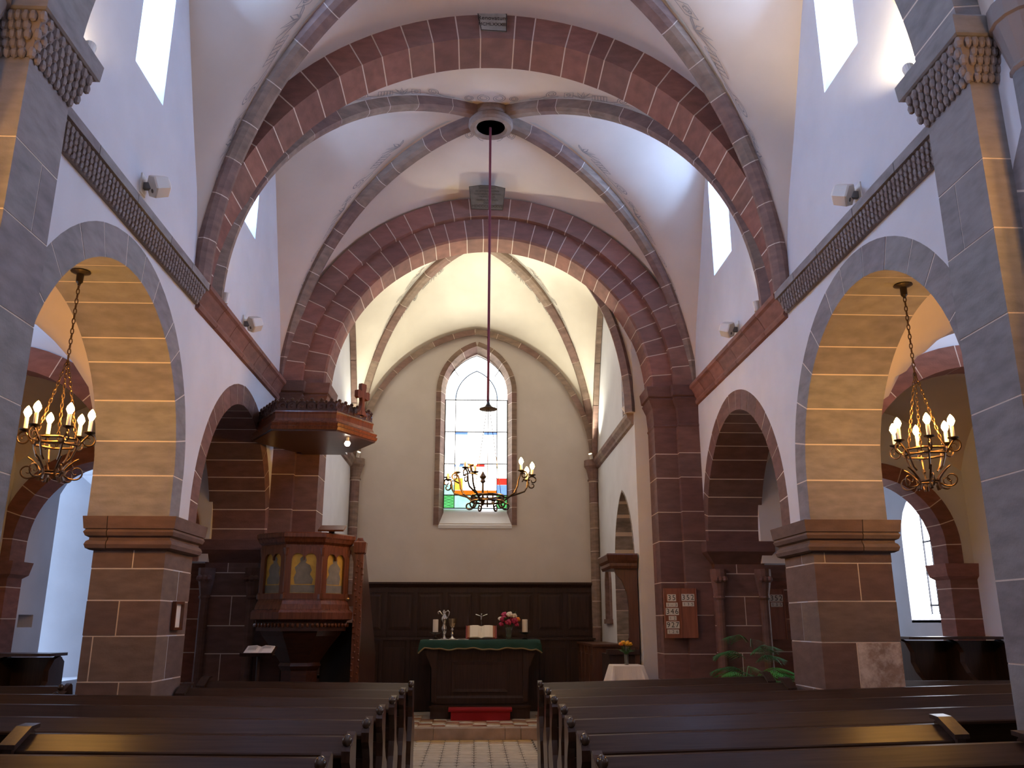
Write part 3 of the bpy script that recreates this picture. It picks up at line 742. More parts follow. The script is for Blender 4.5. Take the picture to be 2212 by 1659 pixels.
for r_ in range(4):
    for c_ in range(3):
        x0, x1, z0, z1 = gx[c_]+.007, gx[c_+1]-.007, gz[r_]+.007, gz[r_+1]-.007
        if r_ == 0:
            if c_ != 1: pane(x0, x1, z0, z1, 'east_green')
            else: pane(x0, x0+.5, z0, z1, 'east_aqua'); pane(x0+.508, x1, z0, z1, 'east_white')
        elif r_ == 1:
            if c_ == 1: pane(x0, x1, z0, z0+.09, 'east_orange'); pane(x0, x0+.16, z0+.10, z0+.34, 'east_yellow'); pane(x0+.168, x1, z0+.10, z0+.34, 'east_white'); pane(x0, x1, z0+.35, z1-.05, 'east_white'); pane(x0, x0+.17, z1-.043, z1, 'east_blue'); pane(x0+.18, x0+.33, z1-.043, z1, 'east_white'); pane(x0+.34, x0+.60, z1-.043, z1, 'east_red'); pane(x0+.61, x1, z1-.043, z1, 'east_white')
            else: pane(x0, x1, z0, z0+.2, 'east_aqua' if c_ == 0 else 'east_blue'); pane(x0, x1, z0+.21, z0+.34, 'east_white' if c_ == 0 else 'east_red'); pane(x0, x1, z0+.35, z1, 'east_white')
        elif r_ == 2:
            if c_ == 1: pane(x0, x1, z0, z1-.05, 'east_white'); pane(x0, x0+.24, z1-.043, z1, 'east_blue'); pane(x0+.25, x0+.58, z1-.043, z1, 'east_white'); pane(x0+.59, x1, z1-.043, z1, 'east_blue')
            else: pane(x0, x1, z0, z1, 'east_white')
        else: pane(x0, x1, z0, z1, 'east_white')
ga = Arch((EW['cx'], 0, 6.19), Xv, Yv, .70, 1.01); pr = ga.profile(0, 10, lambda P: (P.x, P.z))
ia = Arch((EW['cx'], 0, 6.19), Xv, Yv, .43, .66); pi_ = ia.profile(0, 10, lambda P: (P.x, P.z))
obj('glass_pane', MB().prism(pi_, 'y', yg, yg+.008), 'east_white', w_e)
half = len(pr)//2
for sl in (slice(0, half), slice(half, len(pr))):
    ring_ = list(pr[sl])+list(reversed(ia.profile(.02, 10, lambda P: (P.x, P.z))[sl]))
    obj('glass_pane', MB().prism(ring_, 'y', yg, yg+.008), 'east_white', w_e)
bars = MB(); yb0, yb1 = yg-.022, yg-.002
for z in gz[1:]+[3.925]: bars.box(gx[0], gx[3], yb0, yb1, z-.009, z+.009)
for x in gx[1:3]: bars.box(x-.008, x+.008, yb0, yb1, gz[0], gz[4])
for x in (gx[0], gx[3]): bars.box(x-.012, x+.012, yb0, yb1, gz[0], gz[4])
for a_ in (ga, ia):
    bars.tube([(p[0], yg-.01, p[1]) for p in a_.profile(0, 10, lambda P: (P.x, P.z))], .009, 5)
for x, z in ((gx[1], 6.9), (gx[2], 6.9)): bars.tube([(x+(.05 if x < 0 else -.05), yg-.01, z-.2), (x-(.05 if x < 0 else -.05), yg-.01, z-.05)], .008, 4)
for cx_ in ((gx[0]+gx[1])/2, (gx[2]+gx[3])/2):
    for k in range(4):
        for d_ in (-1, 1): bars.tube([(cx_-.09, yg-.006, 3.95+.06*k+(0 if d_ > 0 else .06)), (cx_+.09, yg-.006, 3.95+.06*k+(.06 if d_ > 0 else 0))], .003, 3)
obj('lead_bars', bars, 'lead', w_e)
# south chancel window with ashlar reveal, niche and passage behind the side wall
w_s = obj('window_8', MB().box(CXR+.66, CXR+.672, 12.98, 13.95, 5.02, 7.3), 'day_pane_chancel'); struct(w_s, 'deep stone-lined side window in the right chancel wall')
zz = [5.02, 5.45, 5.75, 5.93, 6.25, 6.5, 6.9, 7.32]
for a, b in zip(zz, zz[1:]): obj('jamb_stone', MB().box(CXR+.01, CXR+.66, 13.93, 13.99, a+.004, b-.004), 'stone_grey', w_s)
obj('window_sill', MB().box(CXR+.01, CXR+.66, 12.97, 13.95, 4.98, 5.025), 'stone_grey', w_s)
na = Arch((CXR-.006, 14.25, 2.55), Yv, Xv, .955, 1.36, 2.4)
sp = [0, .55, 1.0, 1.35, 1.75, 2.1, 2.4]+[2.4+na.la*i/5 for i in range(1, 6)]; sp = sp+[na.L-q for q in reversed(sp[:-1])]
ps = masonry(na, sp, [(-.03, 0), (0, 0), (0, .72), (-.03, .72)], 'stone_grey', 'jamb_stone', 'passage_wall', gap=.010, seg=3); struct(ps, 'grey ashlar lining of the pointed passage in the right chancel wall', 'wall')
obj('passage_back', MB().box(CXR+.8, CXR+.9, 13.1, 15.25, 0, 3.9), 'plaster', ps)
pf = Arch((CXR-.03, 16.0, 2.35), Yv, Xv, .26, .40, .6)
mb = MB(); L2 = pf.L/2
for sd, a, b in ((False, 0, L2), (True, L2, pf.L)): mb.sweep(frames(pf, a, b, 14, sd), [(-.02, 0), (.07, 0), (.07, .06), (-.02, .10)])
mb.box(CXR-.05, CXR+.03, 15.62, 16.38, 1.68, 1.76)
pz = obj('wall_niche', mb, 'stone_rib'); struct(pz, 'small pointed stone-framed wall niche beside the chancel corner', 'niche')
obj('niche_back', MB().box(CXR+.16, CXR+.18, 15.7, 16.3, 1.7, 2.8), 'stone_grey', pz)
# ------------------------------------------------------------------ aisles
for s in (-1, 1):
    xo = AW[s]; xi = FACE[s]+s*WT; xc = {-1: -5.05, 1: 5.56}[s]
    Re = abs(xi-xc)+.02; Ri = Re-.26
    holes = []; wn = 9 if s < 0 else 11
    win1 = win_outline(6.3, 7.4, 1.75, 3.6); holes.append(win1)
    if s > 0: win2 = win_outline(12.75, 14.05, 1.735, 3.72); holes.append(win2)
    else:
        holes.append([(12.74, 1.635), (13.16, 1.635), (13.16, 1.81), (12.74, 1.81)])
        holes.append([(13.45, .80), (15.9, .80), (15.9, 3.6), (15.3, 4.2), (14.0, 4.2), (13.45, 3.6)])
    out = [(-3.2, 0), (16.8, 0), (16.8, 5.2), (-3.2, 5.2)]
    struct(obj('wall_aisle_'+SIDE[s], curve_plate(out, holes, lambda u, w, d: (xo+s*.4+s*d, u, w), .8), 'plaster'), 'white plastered outer wall of the %s aisle' % SIDE[s])
    g = obj('window_%d' % wn, MB().prism(win1, 'x', xo+s*.6, xo+s*.61), 'day_pane_aisle'); struct(g, 'round-headed window of the %s aisle beside the near bay' % SIDE[s])
    if s > 0:
        g = obj('window_12', MB().prism(win2, 'x', xo+.27, xo+.28), 'day_pane_south'); struct(g, 'sunlit round-headed window at the end of the right aisle')
        br = MB()
        for yy in (12.8, 13.1, 13.36, 13.60, 13.84): br.box(xo+.24, xo+.26, yy, yy+.025, 1.75, 3.7)
        for zz_ in (1.95, 2.45, 2.95, 3.42): br.box(xo+.24, xo+.26, 12.75, 13.87, zz_, zz_+.03)
        obj('window_grille', br, 'lead', g)
        obj('window_sill', MB().prism([(xo, 1.7), (xo, 1.74), (xo+.265, 1.84), (xo+.265, 1.7)], 'y', 12.75, 14.05), 'plaster', g)
    else:
        g2 = obj('window_10', MB().box(xo-.80, xo-.79, 13.6, 15.1, .9, 4.3), 'day_pane_north'); struct(g2, 'deep splayed window bathing the left aisle end in blue light')
        obj('window_splay', MB().add([(xo-.8, 15.05, .7), (xo-.01, 15.88, .7), (xo-.01, 15.88, 4.35), (xo-.8, 15.05, 4.35), (xo-.8, 15.5, .7), (xo-.8, 15.5, 4.35)], [(0, 1, 2, 3), (1, 4, 5, 2)]), 'plaster', g2)
        obj('window_sill', MB().box(xo-.8, xo-.01, 13.4, 15.9, .7, .82), 'plaster', g2)
        obj('niche_back', MB().box(xo-.30, xo-.28, 12.7, 13.2, 1.6, 1.85), 'plaster_dark' if False else 'plaster', g)
    # end wall
    holes = [win_outline(*((-5.75, -4.75) if s < 0 else (5.75, 6.4)), .95 if s < 0 else 1.2, 3.9 if s < 0 else 3.3)]
    ea = sorted((xi-s*.3, xo+s*.7))
    struct(obj('wall_aisle_end_'+SIDE[s], curve_plate([(ea[0], 0), (ea[1], 0), (ea[1], 5.2), (ea[0], 5.2)], holes if s > 0 else [], lambda u, w, d: (u, 16.55+d, w), .5), 'plaster'), 'east end wall of the %s aisle' % SIDE[s])
    if s > 0: g = obj('window_13', MB().prism(holes[0], 'y', 16.6, 16.61), 'day_pane_aisle'); struct(g, 'narrow window in the east end of the right aisle')
    # groin vaults
    def groin(y0, y1, zx, zy, nm):
        n = 22; yc = (y0+y1)/2; Ry = (y1-y0)/2; x0, x1 = sorted((xi, xo)); xm_ = (x0+x1)/2; Rx = (x1-x0)/2
        G = []
        for i in range(n+1):
            for j in range(n+1):
                xx = x0+(x1-x0)*i/n; yy = y0+(y1-y0)*j/n
                za = 3.35+1.40*math.sqrt(max(1-((xx-xm_)/Rx)**2, 0)); zb = 3.2+1.55*math.sqrt(max(1-((yy-yc)/Ry)**2, 0))
                G.append((xx, yy, max(za, zb)))
        mb = MB().add(G, [(i*(n+1)+j, i*(n+1)+j+1, (i+1)*(n+1)+j+1, (i+1)*(n+1)+j) for i in range(n) for j in range(n)])
        o = obj('ceiling_aisle_'+SIDE[s]+'_'+nm, mb, 'vault_plaster'); struct(o, 'groin vault over the %s aisle' % SIDE[s])
        for p in o.data.polygons: p.use_smooth = True
    groin(1.3, 4.6, 0, 0, 'west'); groin(5.1, 8.45, 0, 0, 'near'); groin(9.0, 12.2, 0, 0, 'far')
    struct(obj('ceiling_aisle_%s_end' % SIDE[s], MB().box(*sorted((xi-s*.1, xo+s*.1)), 12.3, 16.6, 4.55, 4.7), 'plaster'))
    struct(obj('ceiling_aisle_%s_entry' % SIDE[s], MB().box(*sorted((xi-s*.1, xo+s*.1)), -3.2, 1.35, 4.75, 4.9), 'plaster'))
    for (y0, y1, xcc, zc, a, th, zi, lab) in ((8.85, 9.17, xc, 2.95, abs(xi-xc), .25, 2.5, 'nearer'), (12.02, 12.42, (-5.13 if s < 0 else 5.68), 2.74, 1.14 if s < 0 else .98, .22, 2.5, 'farther'), (4.75, 5.15, xc, 2.95, abs(xi-xc), .25, 2.5, 'entrance')):
        ar = Arch((xcc, y0, zc), Xv, Yv, a, None, zc-zi)
        r = masonry(ar, even(ar.L, 13, .12), [(0, 0), (th, 0), (th, y1-y0), (0, y1-y0)], 'stone_red', 'voussoir', 'aisle_arch', gap=.012)
        struct(r, '%s transverse arch of the %s aisle in dark stone' % (lab, SIDE[s]), 'arch')
        pr = ar.profile(th, 12, lambda P: (P.x, P.z)); e0, e1 = sorted((xi-s*.05, xo+s*.2))
        pr = [(p[0], p[1]) for p in pr]; out = [(e0, zi)]+([] if pr[0][0] < e0+.02 else [(pr[0][0], zi)])+[(max(p[0], e0+.001), p[1]) for p in pr]+([] if pr[-1][0] > e1-.02 else [(pr[-1][0], zi)])+[(e1, zi), (e1, 5.1), (e0, 5.1)]
        struct(obj('wall_above_aisle_arch', curve_plate(out, [], lambda u, w, d: (u, (y0+y1)/2+.01+d, w), y1-y0-.06), 'plaster'), 'plaster above the %s arch of the %s aisle' % (lab, SIDE[s]))
        # responds
        for q, e in ((-1, xcc-a), (1, xcc+a)):
            if lab == 'farther' and s < 0 and q > 0: e -= .32
            outer = e0 if q < 0 else e1
            if lab != 'farther': continue
            inn = (q > 0) == (s < 0); yo = .62 if inn else 0
            pp = pier('stone_pier', *sorted((e, outer)), y0+.02+yo, y1+yo, [0, .45, .9, 1.3, 1.75, 2.16, 2.30], 'stone_red', nx=1, ny=1)
            struct(pp, 'dark respond of the %s arch, %s aisle, %s side' % (lab, SIDE[s], 'left' if q < 0 else 'right'), 'pier')
            lo, hi = sorted((e, outer))
            obj('impost_moulding', MB().loft_rect(lo, hi, y0+.02+yo, y1+yo, [(2.28, 0), (2.33, .06), (2.5+yo*.25, .09), (2.502+yo*.25, .08)]), 'stone_red', pp)
struct(obj('ceiling_west_end', MB().box(XL-.2, XR+.2, -3.3, 1.5, 8.7, 8.85), 'plaster'), 'flat ceiling over the west end')
# roof slabs closing the vaults from daylight
struct(obj('roof', MB().box(XL-.8, XR+.8, -3.4, 17.9, 9.2, 9.3), 'floor_boards'))
# west wall (behind the viewer) with an added glowing window for frontal fill
ww = [(XC+1.1*math.cos(2*PI*i/20), 6.6+1.1*math.sin(2*PI*i/20)) for i in range(20)]
struct(obj('wall_front', curve_plate([(AW[-1]-.8, 0), (AW[1]+.8, 0), (AW[1]+.8, 9.3), (AW[-1]-.8, 9.3)], [ww], lambda u, w, d: (u, -3.3+d, w), .4), 'plaster'), 'west wall of the nave')
struct(obj('window_14', MB().prism(ww, 'y', -3.4, -3.39), 'fill_pane_west'), 'added round west window behind the pews, out of view, for frontal fill')
# ------------------------------------------------------------------ floors
fl = obj('floor', MB().box(AW[-1]-.8, AW[1]+.8, -3.5, 13.86, -.12, -.012), 'grout'); struct(fl, 'church floor with a tiled central aisle')
tile_me = {}
def tile(px, py, z, sz, mat, par, cut=.18):
    if (mat, sz) not in tile_me:
        h = sz/2-.003; c = sz*cut
        poly = [(-h+c,-h),(h-c,-h),(h,-h+c),(h,h-c),(h-c,h),(-h+c,h),(-h,h-c),(-h,-h+c)] if cut else [(-h,-h),(h,-h),(h,h),(-h,h)]
        o = obj('tile', MB().prism(poly, 'z', -.012, 0), mat, par, origin=(0, 0, 0)); tile_me[(mat, sz)] = o
    else:
        o = tile_me[(mat, sz)].copy(); COL.objects.link(o); o.parent = par
    o.location = Vector((px, py, z+random.uniform(0, .0015)))-WO[par.name]
ins = MB(); ts = .215
for j in range(17):
    for i in range(8):
        px = -.74+ts*i; py = 13.74-ts*j
        tile(px, py, 0, ts, 'tile_yellow' if j == 0 else ('tile_ochre' if j == 1 and i % 2 else 'tile_pale'), fl)
        ins.box(px+ts/2-.026, px+ts/2+.026, py+ts/2-.026, py+ts/2+.026, -.012, -.0005)
tag(obj('corner_insets', ins, 'tile_ink', fl), kind='stuff')
for s in (-1, 1):
    struct(obj('floor_platform_'+SIDE[s], MB().box(*((-6.2, -1.0) if s < 0 else (.98, 6.9)), 2.2, 11.2, -.012, .02), 'floor_boards'), 'dark boards under the %s pews' % SIDE[s])
ch = obj('floor_chancel', MB().box(-2.6, 2.55, 13.95, 17.4, -.1, .148), 'grout'); struct(ch, 'raised tiled chancel floor')
for j in range(8):
    for i in range(-10, 11):
        px = .1+ts*i; py = 14.23+ts*j
        if -.9 < px < 1.1 and py > 15.3: continue
        tile(px, py, .16, ts, ('tile_rust', 'tile_pale', 'tile_ochre')[(i+j) % 3], ch, 0)
st = empty('floor_step', (0, 14, 0)); struct(st, 'worn sandstone step up to the chancel')
xs = [-2.4, -1.55, -.60, .48, .72, 1.6, 2.4]
for a, b in zip(xs, xs[1:]): obj('step_stone', MB().box(a+.004, b-.004, 13.86, 14.12, -.01, .16+random.uniform(0, .003)), 'step_stone', st)
# ================================================================== PEWS
PEWN = [0]
def pew(x0, x1, y, tilt, aisle, label, group, knob=True, rail_h=.105, seat=True):
    """x0 is the end beside the central aisle; the sitter looks towards +y"""
    sg = 1 if x1 > x0 else -1; L = abs(x1-x0)
    t = empty('pew', (x0, y, 0)); tag(t, label, 'pew', group)
    t.rotation_euler = (0, -tilt*sg, 0)
    def lx(a, b): return tuple(sorted((sg*a, sg*b)))
    def part(name, mb, mat, par=t):
        o = obj(name, mb, mat, None, origin=(0, 0, 0)); o.parent = par; WO[o.name] = Vector((0, 0, 0)); return o
    a, b = lx(.03, L-.03)
    part('book_desk', MB().prism([(.155, 1.045), (.185, 1.048), (.185, 1.022), (.16, 1.02), (.005, .943), (-.005, .952), (-.006, .966), (.002, .974)], 'x', a, b), 'pew_wood')
    part('back_panel', MB().prism([(.165, 1.02), (.185, 1.02), (.215, .40), (.195, .40)], 'x', a, b), 'pew_wood')
    part('mid_rail', MB().box(a, b, .150, .172, .70, .80), 'pew_wood')
    part('foot_rail', MB().box(a, b, .15, .20, .10, .16), 'pew_wood')
    part('seat', MB().box(a, b, .20, .56, .43, .455), 'pew_wood')
    for q, e in ((0, 'aisle'), (1, 'outer')):
        base = -.0 if q == 0 else -tilt*L
        pr = [(.02, base), (.60, base), (.60, .10), (.55, .22), (.555, .40), (.57, .50), (.52, .60), (.40, .66), (.31, .74), (.26, .86), (.23, .98), (.21, 1.055), (.17, 1.075), (.13, 1.06), (.03, 1.012), (-.02, 1.02), (-.04, .99), (-.03, .93), (.03, .88), (.10, .80), (.125, .70), (.10, .58), (.055, .46), (.05, .34), (.08, .22), (.04, .12)]
        x_a, x_b = lx(L-.05, L) if q else lx(0, .05)
        en = part('end_panel', MB().prism(pr, 'x', x_a, x_b), 'pew_end_wood')
        xm = (x_a+x_b)/2
        mb = MB()
        if q == 0: mb.ball((xm, -.008, 1.045), .036, 12, 8, (.85, 1.0, 1.0))
        else: mb.prism([(-.05, .985), (.03, 1.02), (.13, 1.068), (.22, 1.075), (.22, 1.098), (.12, 1.092), (-.05, 1.01)], 'x', x_a-.02, x_b+.02)
        k = part('scroll_knob' if q == 0 else 'end_cap', mb, 'pew_knob_dark' if q == 0 else 'pew_end_wood', en)
        if q == 0:
            for pf_ in k.data.polygons: pf_.use_smooth = True
    return t
YR = [9.97, 8.94, 7.98, 7.08, 6.20, 5.33, 4.49, 3.62]
XRi = [.742, .737, .711, .708, .664, .650, .630, .61]; XLi = [-.682, -.696, -.702, -.713, -.711, -.716, -.724, -.73]
XRo = [3.36, 3.22, 6.2, 6.2, 6.2, 2.92, 2.92, 2.92]; XLo = [-3.0, -2.88, -5.6, -5.6, -5.6, -2.66, -2.66, -2.66]
ORD = ['frontmost', 'second', 'third', 'fourth', 'fifth', 'sixth', 'seventh', 'eighth']
NOTE = ['its end near the potted palm', 'ending at the stone pier', 'running on past the pier', 'long, running into the side aisle', 'long, just before the sixth', 'short, with a square-capped outer end', 'nearest fully seen', 'lowest at the picture edge']
NOTL = ['below the pulpit', 'ending at the stone pier', 'with a lamp gleam near its aisle end', 'long, running into the side aisle', 'long, just before the sixth', 'short, with a square-capped outer end', 'nearest fully seen', 'lowest at the picture edge']
for i in range(8):
    pew(XRi[i], XRo[i], YR[i], .026, 1, '%s dark pew from the altar, right block, %s' % (ORD[i], NOTE[i]), 'dark wooden pews beside the central aisle')
    pew(XLi[i], XLo[i], YR[i]+.02, .014, -1, '%s dark pew from the altar, left block, %s' % (ORD[i], NOTL[i]), 'dark wooden pews beside the central aisle')
pew(4.35, 6.6, 8.94, 0, 1, 'dark side-aisle pew behind the right pier with a bluish sheen', 'side aisle pews')
pew(4.5, 6.6, 10.2, 0, 1, 'dark side-aisle pew below the bright right window', 'side aisle pews')
pew(-3.85, -6.0, 8.6, 0, -1, 'dark side-aisle pew beside the left pier', 'side aisle pews')
pew(-4.3, -6.0, 9.7, 0, -1, 'dark side-aisle pew in front of the curved left stalls', 'side aisle pews')
# curved stalls in the aisles
def stall(name, x0, x1, y, label, group, z0):
    t = empty(name, ((x0+x1)/2, y, 0)); tag(t, label, 'stall', group)
    pr = [(-.30, 0), (.32, 0), (.32, .95), (.20, 1.02), (.05, .98), (-.06, .86), (-.05, .74), (-.16, .62), (-.30, .54), (-.36, .42), (-.33, .26), (-.24, .14)]
    n = max(1, round(abs(x1-x0)/.62)); st_ = (x1-x0)/n
    for k in range(n+1):
        xx = x0+st_*k
        obj('side_panel', MB().prism([(xx+q[0]*.0, 0) for q in pr] if False else [(y+q[0], q[1]+z0) for q in pr], 'x', xx-.03, xx+.03), 'pew_end_wood', t)
    obj('arm_board', MB().box(min(x0, x1)-.05, max(x0, x1)+.05, y-.12, y+.34, 1.02+z0, 1.055+z0), 'pew_end_wood', t)
    obj('back_panel', MB().box(min(x0, x1), max(x0, x1), y+.28, y+.32, .1+z0, 1.0+z0), 'pew_end_wood', t)
    obj('plinth', MB().box(min(x0, x1)-.1, max(x0, x1)+.1, y-.5, y+.36, 0, z0+.005), 'pew_end_wood', t)
    for k in range(n): obj('seat', MB().box(min(x0+st_*k, x0+st_*(k+1))+.035, max(x0+st_*k, x0+st_*(k+1))-.035, y-.26, y+.24, .44+z0, .47+z0), 'pew_end_wood', t)
stall('choir_stall', 5.62, 6.92, 11.35, 'black choir stalls with curved arm ends under the right aisle window', 'aisle choir stalls', .47)
stall('choir_stall', -6.28, -5.08, 11.0, 'black choir stalls with curved ends against the pale left aisle wall', 'aisle choir stalls', .29)
# ================================================================== CHANDELIERS
def spiral2(c, r0, r1, a0, a1, n=18): return [(c[0]+(r0+(r1-r0)*i/n)*math.cos(a0+(a1-a0)*i/n), c[1]+(r0+(r1-r0)*i/n)*math.sin(a0+(a1-a0)*i/n)) for i in range(n+1)]
def chain(mb, p, q, link=.055, r=.0045, w=.012):
    p, q = Vector(p), Vector(q); d = q-p; n = max(2, round(d.length/(link*.8))); d.normalize(); u = d.orthogonal().normalized(); v = d.cross(u)
    for i in range(n):
        c = p.lerp(q, (i+.5)/n); a = u if i % 2 else v
        mb.tube([c+d*(link/2*math.cos(t*PI/4))+a*(w*math.sin(t*PI/4)) for t in range(8)], r, 4, closed=True)
def candle(par, x, y, z, h=.10, cup='iron', br=.030):
    obj('drip_cup', MB().lathe([(.012, -.02), (.02, -.012), (.042, -.004), (.045, .004), (.016, .006)], (x, y, z), 12), cup, par)
    obj('candle_sleeve', MB().lathe([(.0155, .004), (.0155, h)], (x, y, z), 10), 'candle_white', par)
    obj('bulb', MB().lathe([(.010, h), (.018, h+.012), (br, h+.038), (br*.82, h+.062), (br*.35, h+.085), (.002, h+.095)], (x, y, z), 10), 'bulb_glow', par, smooth=True)
def side_chandelier(x, y, ztop, zc, label):
    t = empty('chandelier', (x, y, zc-.32)); tag(t, label, 'chandelier', 'wrought iron chandeliers under the arcade arches')
    obj('canopy', MB().lathe([(.075, 0), (.08, -.012), (.06, -.02), (.03, -.03), (.028, -.10), (.012, -.12), (.012, -.13)], (x, y, ztop), 14), 'iron', t)
    mb = MB(); hub = (x, y, zc+.72); chain(mb, (x, y, ztop-.12), hub)
    for k in range(3):
        a = PI/2+k*2*PI/3+.4; chain(mb, hub, (x+.17*math.cos(a), y+.17*math.sin(a), zc+.02), .05, .004, .010)
    obj('chain', mb, 'gilt_iron', t)
    for r_, z in ((.165, zc), (.165, zc+.045), (.085, zc-.22)):
        mb = MB(); mb.tube([(x+r_*math.cos(i*PI/3), y+r_*math.sin(i*PI/3), z) for i in range(6)], .011, 6, closed=True)
        obj('hexagon_ring', mb, 'gilt_iron', t)
    for k in range(6):
        a = k*PI/3+.22; ca, sa = math.cos(a), math.sin(a)
        def P(u, w): return (x+u*ca, y+u*sa, zc+w)
        mb = MB()
        mb.tube([P(u, w) for u, w in [(.165, .0), (.20, .05), (.235, .095), (.255, .10)]+spiral2((.235, .045), .058, .014, PI*.45, -PI*2.2, 22)], lambda q: .009-.004*q, 5)
        mb.tube([P(u, w) for u, w in [(.165, .045), (.15, -.03), (.125, -.10), (.10, -.13)]], .009, 5)
        mb.tube([P(u, w) for u, w in [(.185, -.105), (.155, -.125), (.12, -.16), (.09, -.20), (.082, -.25), (.095, -.285)]], lambda q: .006+.008*q, 6)
        mb.tube([P(u, w) for u, w in [(.085, -.235), (.12, -.262)]+spiral2((.175, -.215), .06, .012, -PI*.62, PI*1.7, 22)], lambda q: .008-.004*q, 5)
        ar = obj('arm', mb, 'gilt_iron', t)
        candle(ar, x+.235*ca, y+.235*sa, zc+.115)
    return t
side_chandelier(-3.36, 6.87, 4.565, 3.065, 'lit six-candle iron chandelier hanging in the left arcade arch')
side_chandelier(3.73, 6.87, 4.565, 3.04, 'lit six-candle iron chandelier hanging in the right arcade arch')
side_chandelier(-3.14, 3.40, 4.98, 4.0, 'lit iron chandelier in the west arch of the left arcade')
side_chandelier(3.51, 3.40, 4.98, 4.0, 'lit iron chandelier in the west arch of the right arcade')
cx, cy = .145, 10.66
t = empty('chandelier', (cx, cy, 3.0)); tag(t, 'large scrolled iron chandelier on a red cord before the altar window', 'chandelier')
obj('suspension_cord', MB().tube([(cx, cy, 8.9), (cx, cy, 6.5), (cx-.004, cy, 4.40)], .017, 8), 'rope_red', t)
obj('bell_cap', MB().lathe([(.012, .16), (.016, .09), (.03, .05), (.06, .02), (.115, .0), (.115, -.012), (.02, -.015)], (cx, cy, 4.34), 16), 'iron', t)
mb = MB()
for k in range(3):
    a = k*2*PI/3+.5; mb.tube([(cx+.02*math.cos(a), cy+.02*math.sin(a), 4.34), (cx+.20*math.cos(a), cy+.20*math.sin(a), 3.22)], .004, 4)
obj('hanger_rods', mb, 'iron', t)
mb = MB()
for r_, z in ((.20, 3.15), (.20, 3.22)): mb.tube([(cx+r_*math.cos(i*PI/10), cy+r_*math.sin(i*PI/10), z) for i in range(20)], .014, 6, closed=True)
for i in range(10):
    a = i*PI/5; mb.tube([(cx+.2*math.cos(a), cy+.2*math.sin(a), 3.14), (cx+.2*math.cos(a), cy+.2*math.sin(a), 3.23)], .010, 5)
for i in range(3): mb.tube([(cx+.2*math.cos(i*PI/3), cy+.2*math.sin(i*PI/3), 3.18), (cx-.2*math.cos(i*PI/3), cy-.2*math.sin(i*PI/3), 3.18)], .009, 5)
mb.lathe([(.012, 3.1), (.03, 3.16), (.014, 3.22), (.012, 3.38), (.035, 3.40), (.022, 3.43), (.045, 3.46), (.02, 3.50), (.005, 3.53)], (cx-.06, cy, 0), 8)
obj('hub_ring', mb, 'iron', t)
for i in range(7):
    mb = MB(); a = i*2*PI/7+.2
    ca, sa = math.cos(a), math.sin(a)
    mb.tube([(cx+u*ca, cy+u*sa, w) for u, w in [(.19, 3.2), (.17, 3.13)]+spiral2((.235, 3.105), .055, .018, PI, PI*3.0, 18)], lambda q: .013-.005*q, 6)
    obj('lower_scroll', mb, 'iron', t)
for a in (.02, 2.72, 4.2):
    ca, sa = math.cos(a), math.sin(a)
    def P(u, w, s_=0): return (cx+u*ca-s_*sa, cy+u*sa+s_*ca, w)
    mb = MB()
    mb.tube([P(u, w) for u, w in [(.19, 3.20), (.26, 3.21), (.33, 3.26), (.37, 3.34), (.385, 3.42), (.41, 3.50), (.45, 3.535)]+spiral2((.455, 3.49), .048, .014, PI*.5, -PI*1.8, 18)], lambda q: .013-.005*q, 6)
    mb.tube([P(u, w) for u, w in [(.19, 3.15), (.28, 3.22), (.38, 3.25), (.46, 3.28), (.49, 3.33), (.50, 3.40)]+spiral2((.565, 3.42), .062, .014, PI, -PI*1.1, 18)], lambda q: .012-.005*q, 6)
    mb.tube([P(u, w) for u, w in [(.50, 3.40)]+spiral2((.555, 3.36), .05, .012, PI*.8, PI*2.6, 16)], lambda q: .011-.005*q, 6)
    mb.tube([P(.44, 3.42, -.10), P(.46, 3.44, 0), P(.44, 3.42, .10)], .009, 5)
    ar = obj('arm', mb, 'iron', t)
    q = P(.42, 3.545); candle(ar, *q, .075)
    q = P(.56, 3.49); candle(ar, *q, .07)
    q = P(.50, 3.44, .10); candle(ar, *q, .08)
# ================================================================== WALL SPEAKERS AND SPOTLIGHTS
for s, x, y, z, nm in ((-1, XL, 6.85, 5.36, 'near left'), (-1, XL, 10.25, 5.30, 'far left'), (1, XR, 6.6, 5.28, 'near right'), (1, XR, 10.15, 5.28, 'far right')):
    t = empty('loudspeaker', (x-s*.02, y, z-.14)); tag(t, 'small white hexagonal loudspeaker above the string course, %s' % nm, 'loudspeaker', 'white wall loudspeakers')
    R_ = Matrix.Rotation(s*.9, 3, 'Z') @ Matrix.Rotation(.35, 3, 'X')
    body = MB().rings([[(r*math.cos(PI/6+i*PI/3), d, r*math.sin(PI/6+i*PI/3)*.92) for i in range(6)] for r, d in ((.055, .09), (.105, .06), (.115, -.05), (.108, -.065))])
    body.v = [tuple(R_ @ Vector(v)+Vector((x-s*.14, y, z))) for v in body.v]
    b = obj('speaker_body', body, 'white_plastic', t)
    g = MB().rings([[(.018*math.cos(i*PI/5), d-.066, .018*math.sin(i*PI/5)-.04) for i in range(10)] for d in (0, -.004)])
    g.v = [tuple(R_ @ Vector(v)+Vector((x-s*.14, y, z))) for v in g.v]; obj('speaker_badge', g, 'dark_grille', b)
    obj('wall_bracket', MB().box(*sorted((x+s*.01, x-s*.10)), y-.02, y+.02, z-.03, z+.03), 'dark_grille', t)
    obj('wall_plate', MB().box(*sorted((x+s*.01, x-s*.012)), y-.06, y+.06, z-.08, z+.10), 'white_plastic', t)
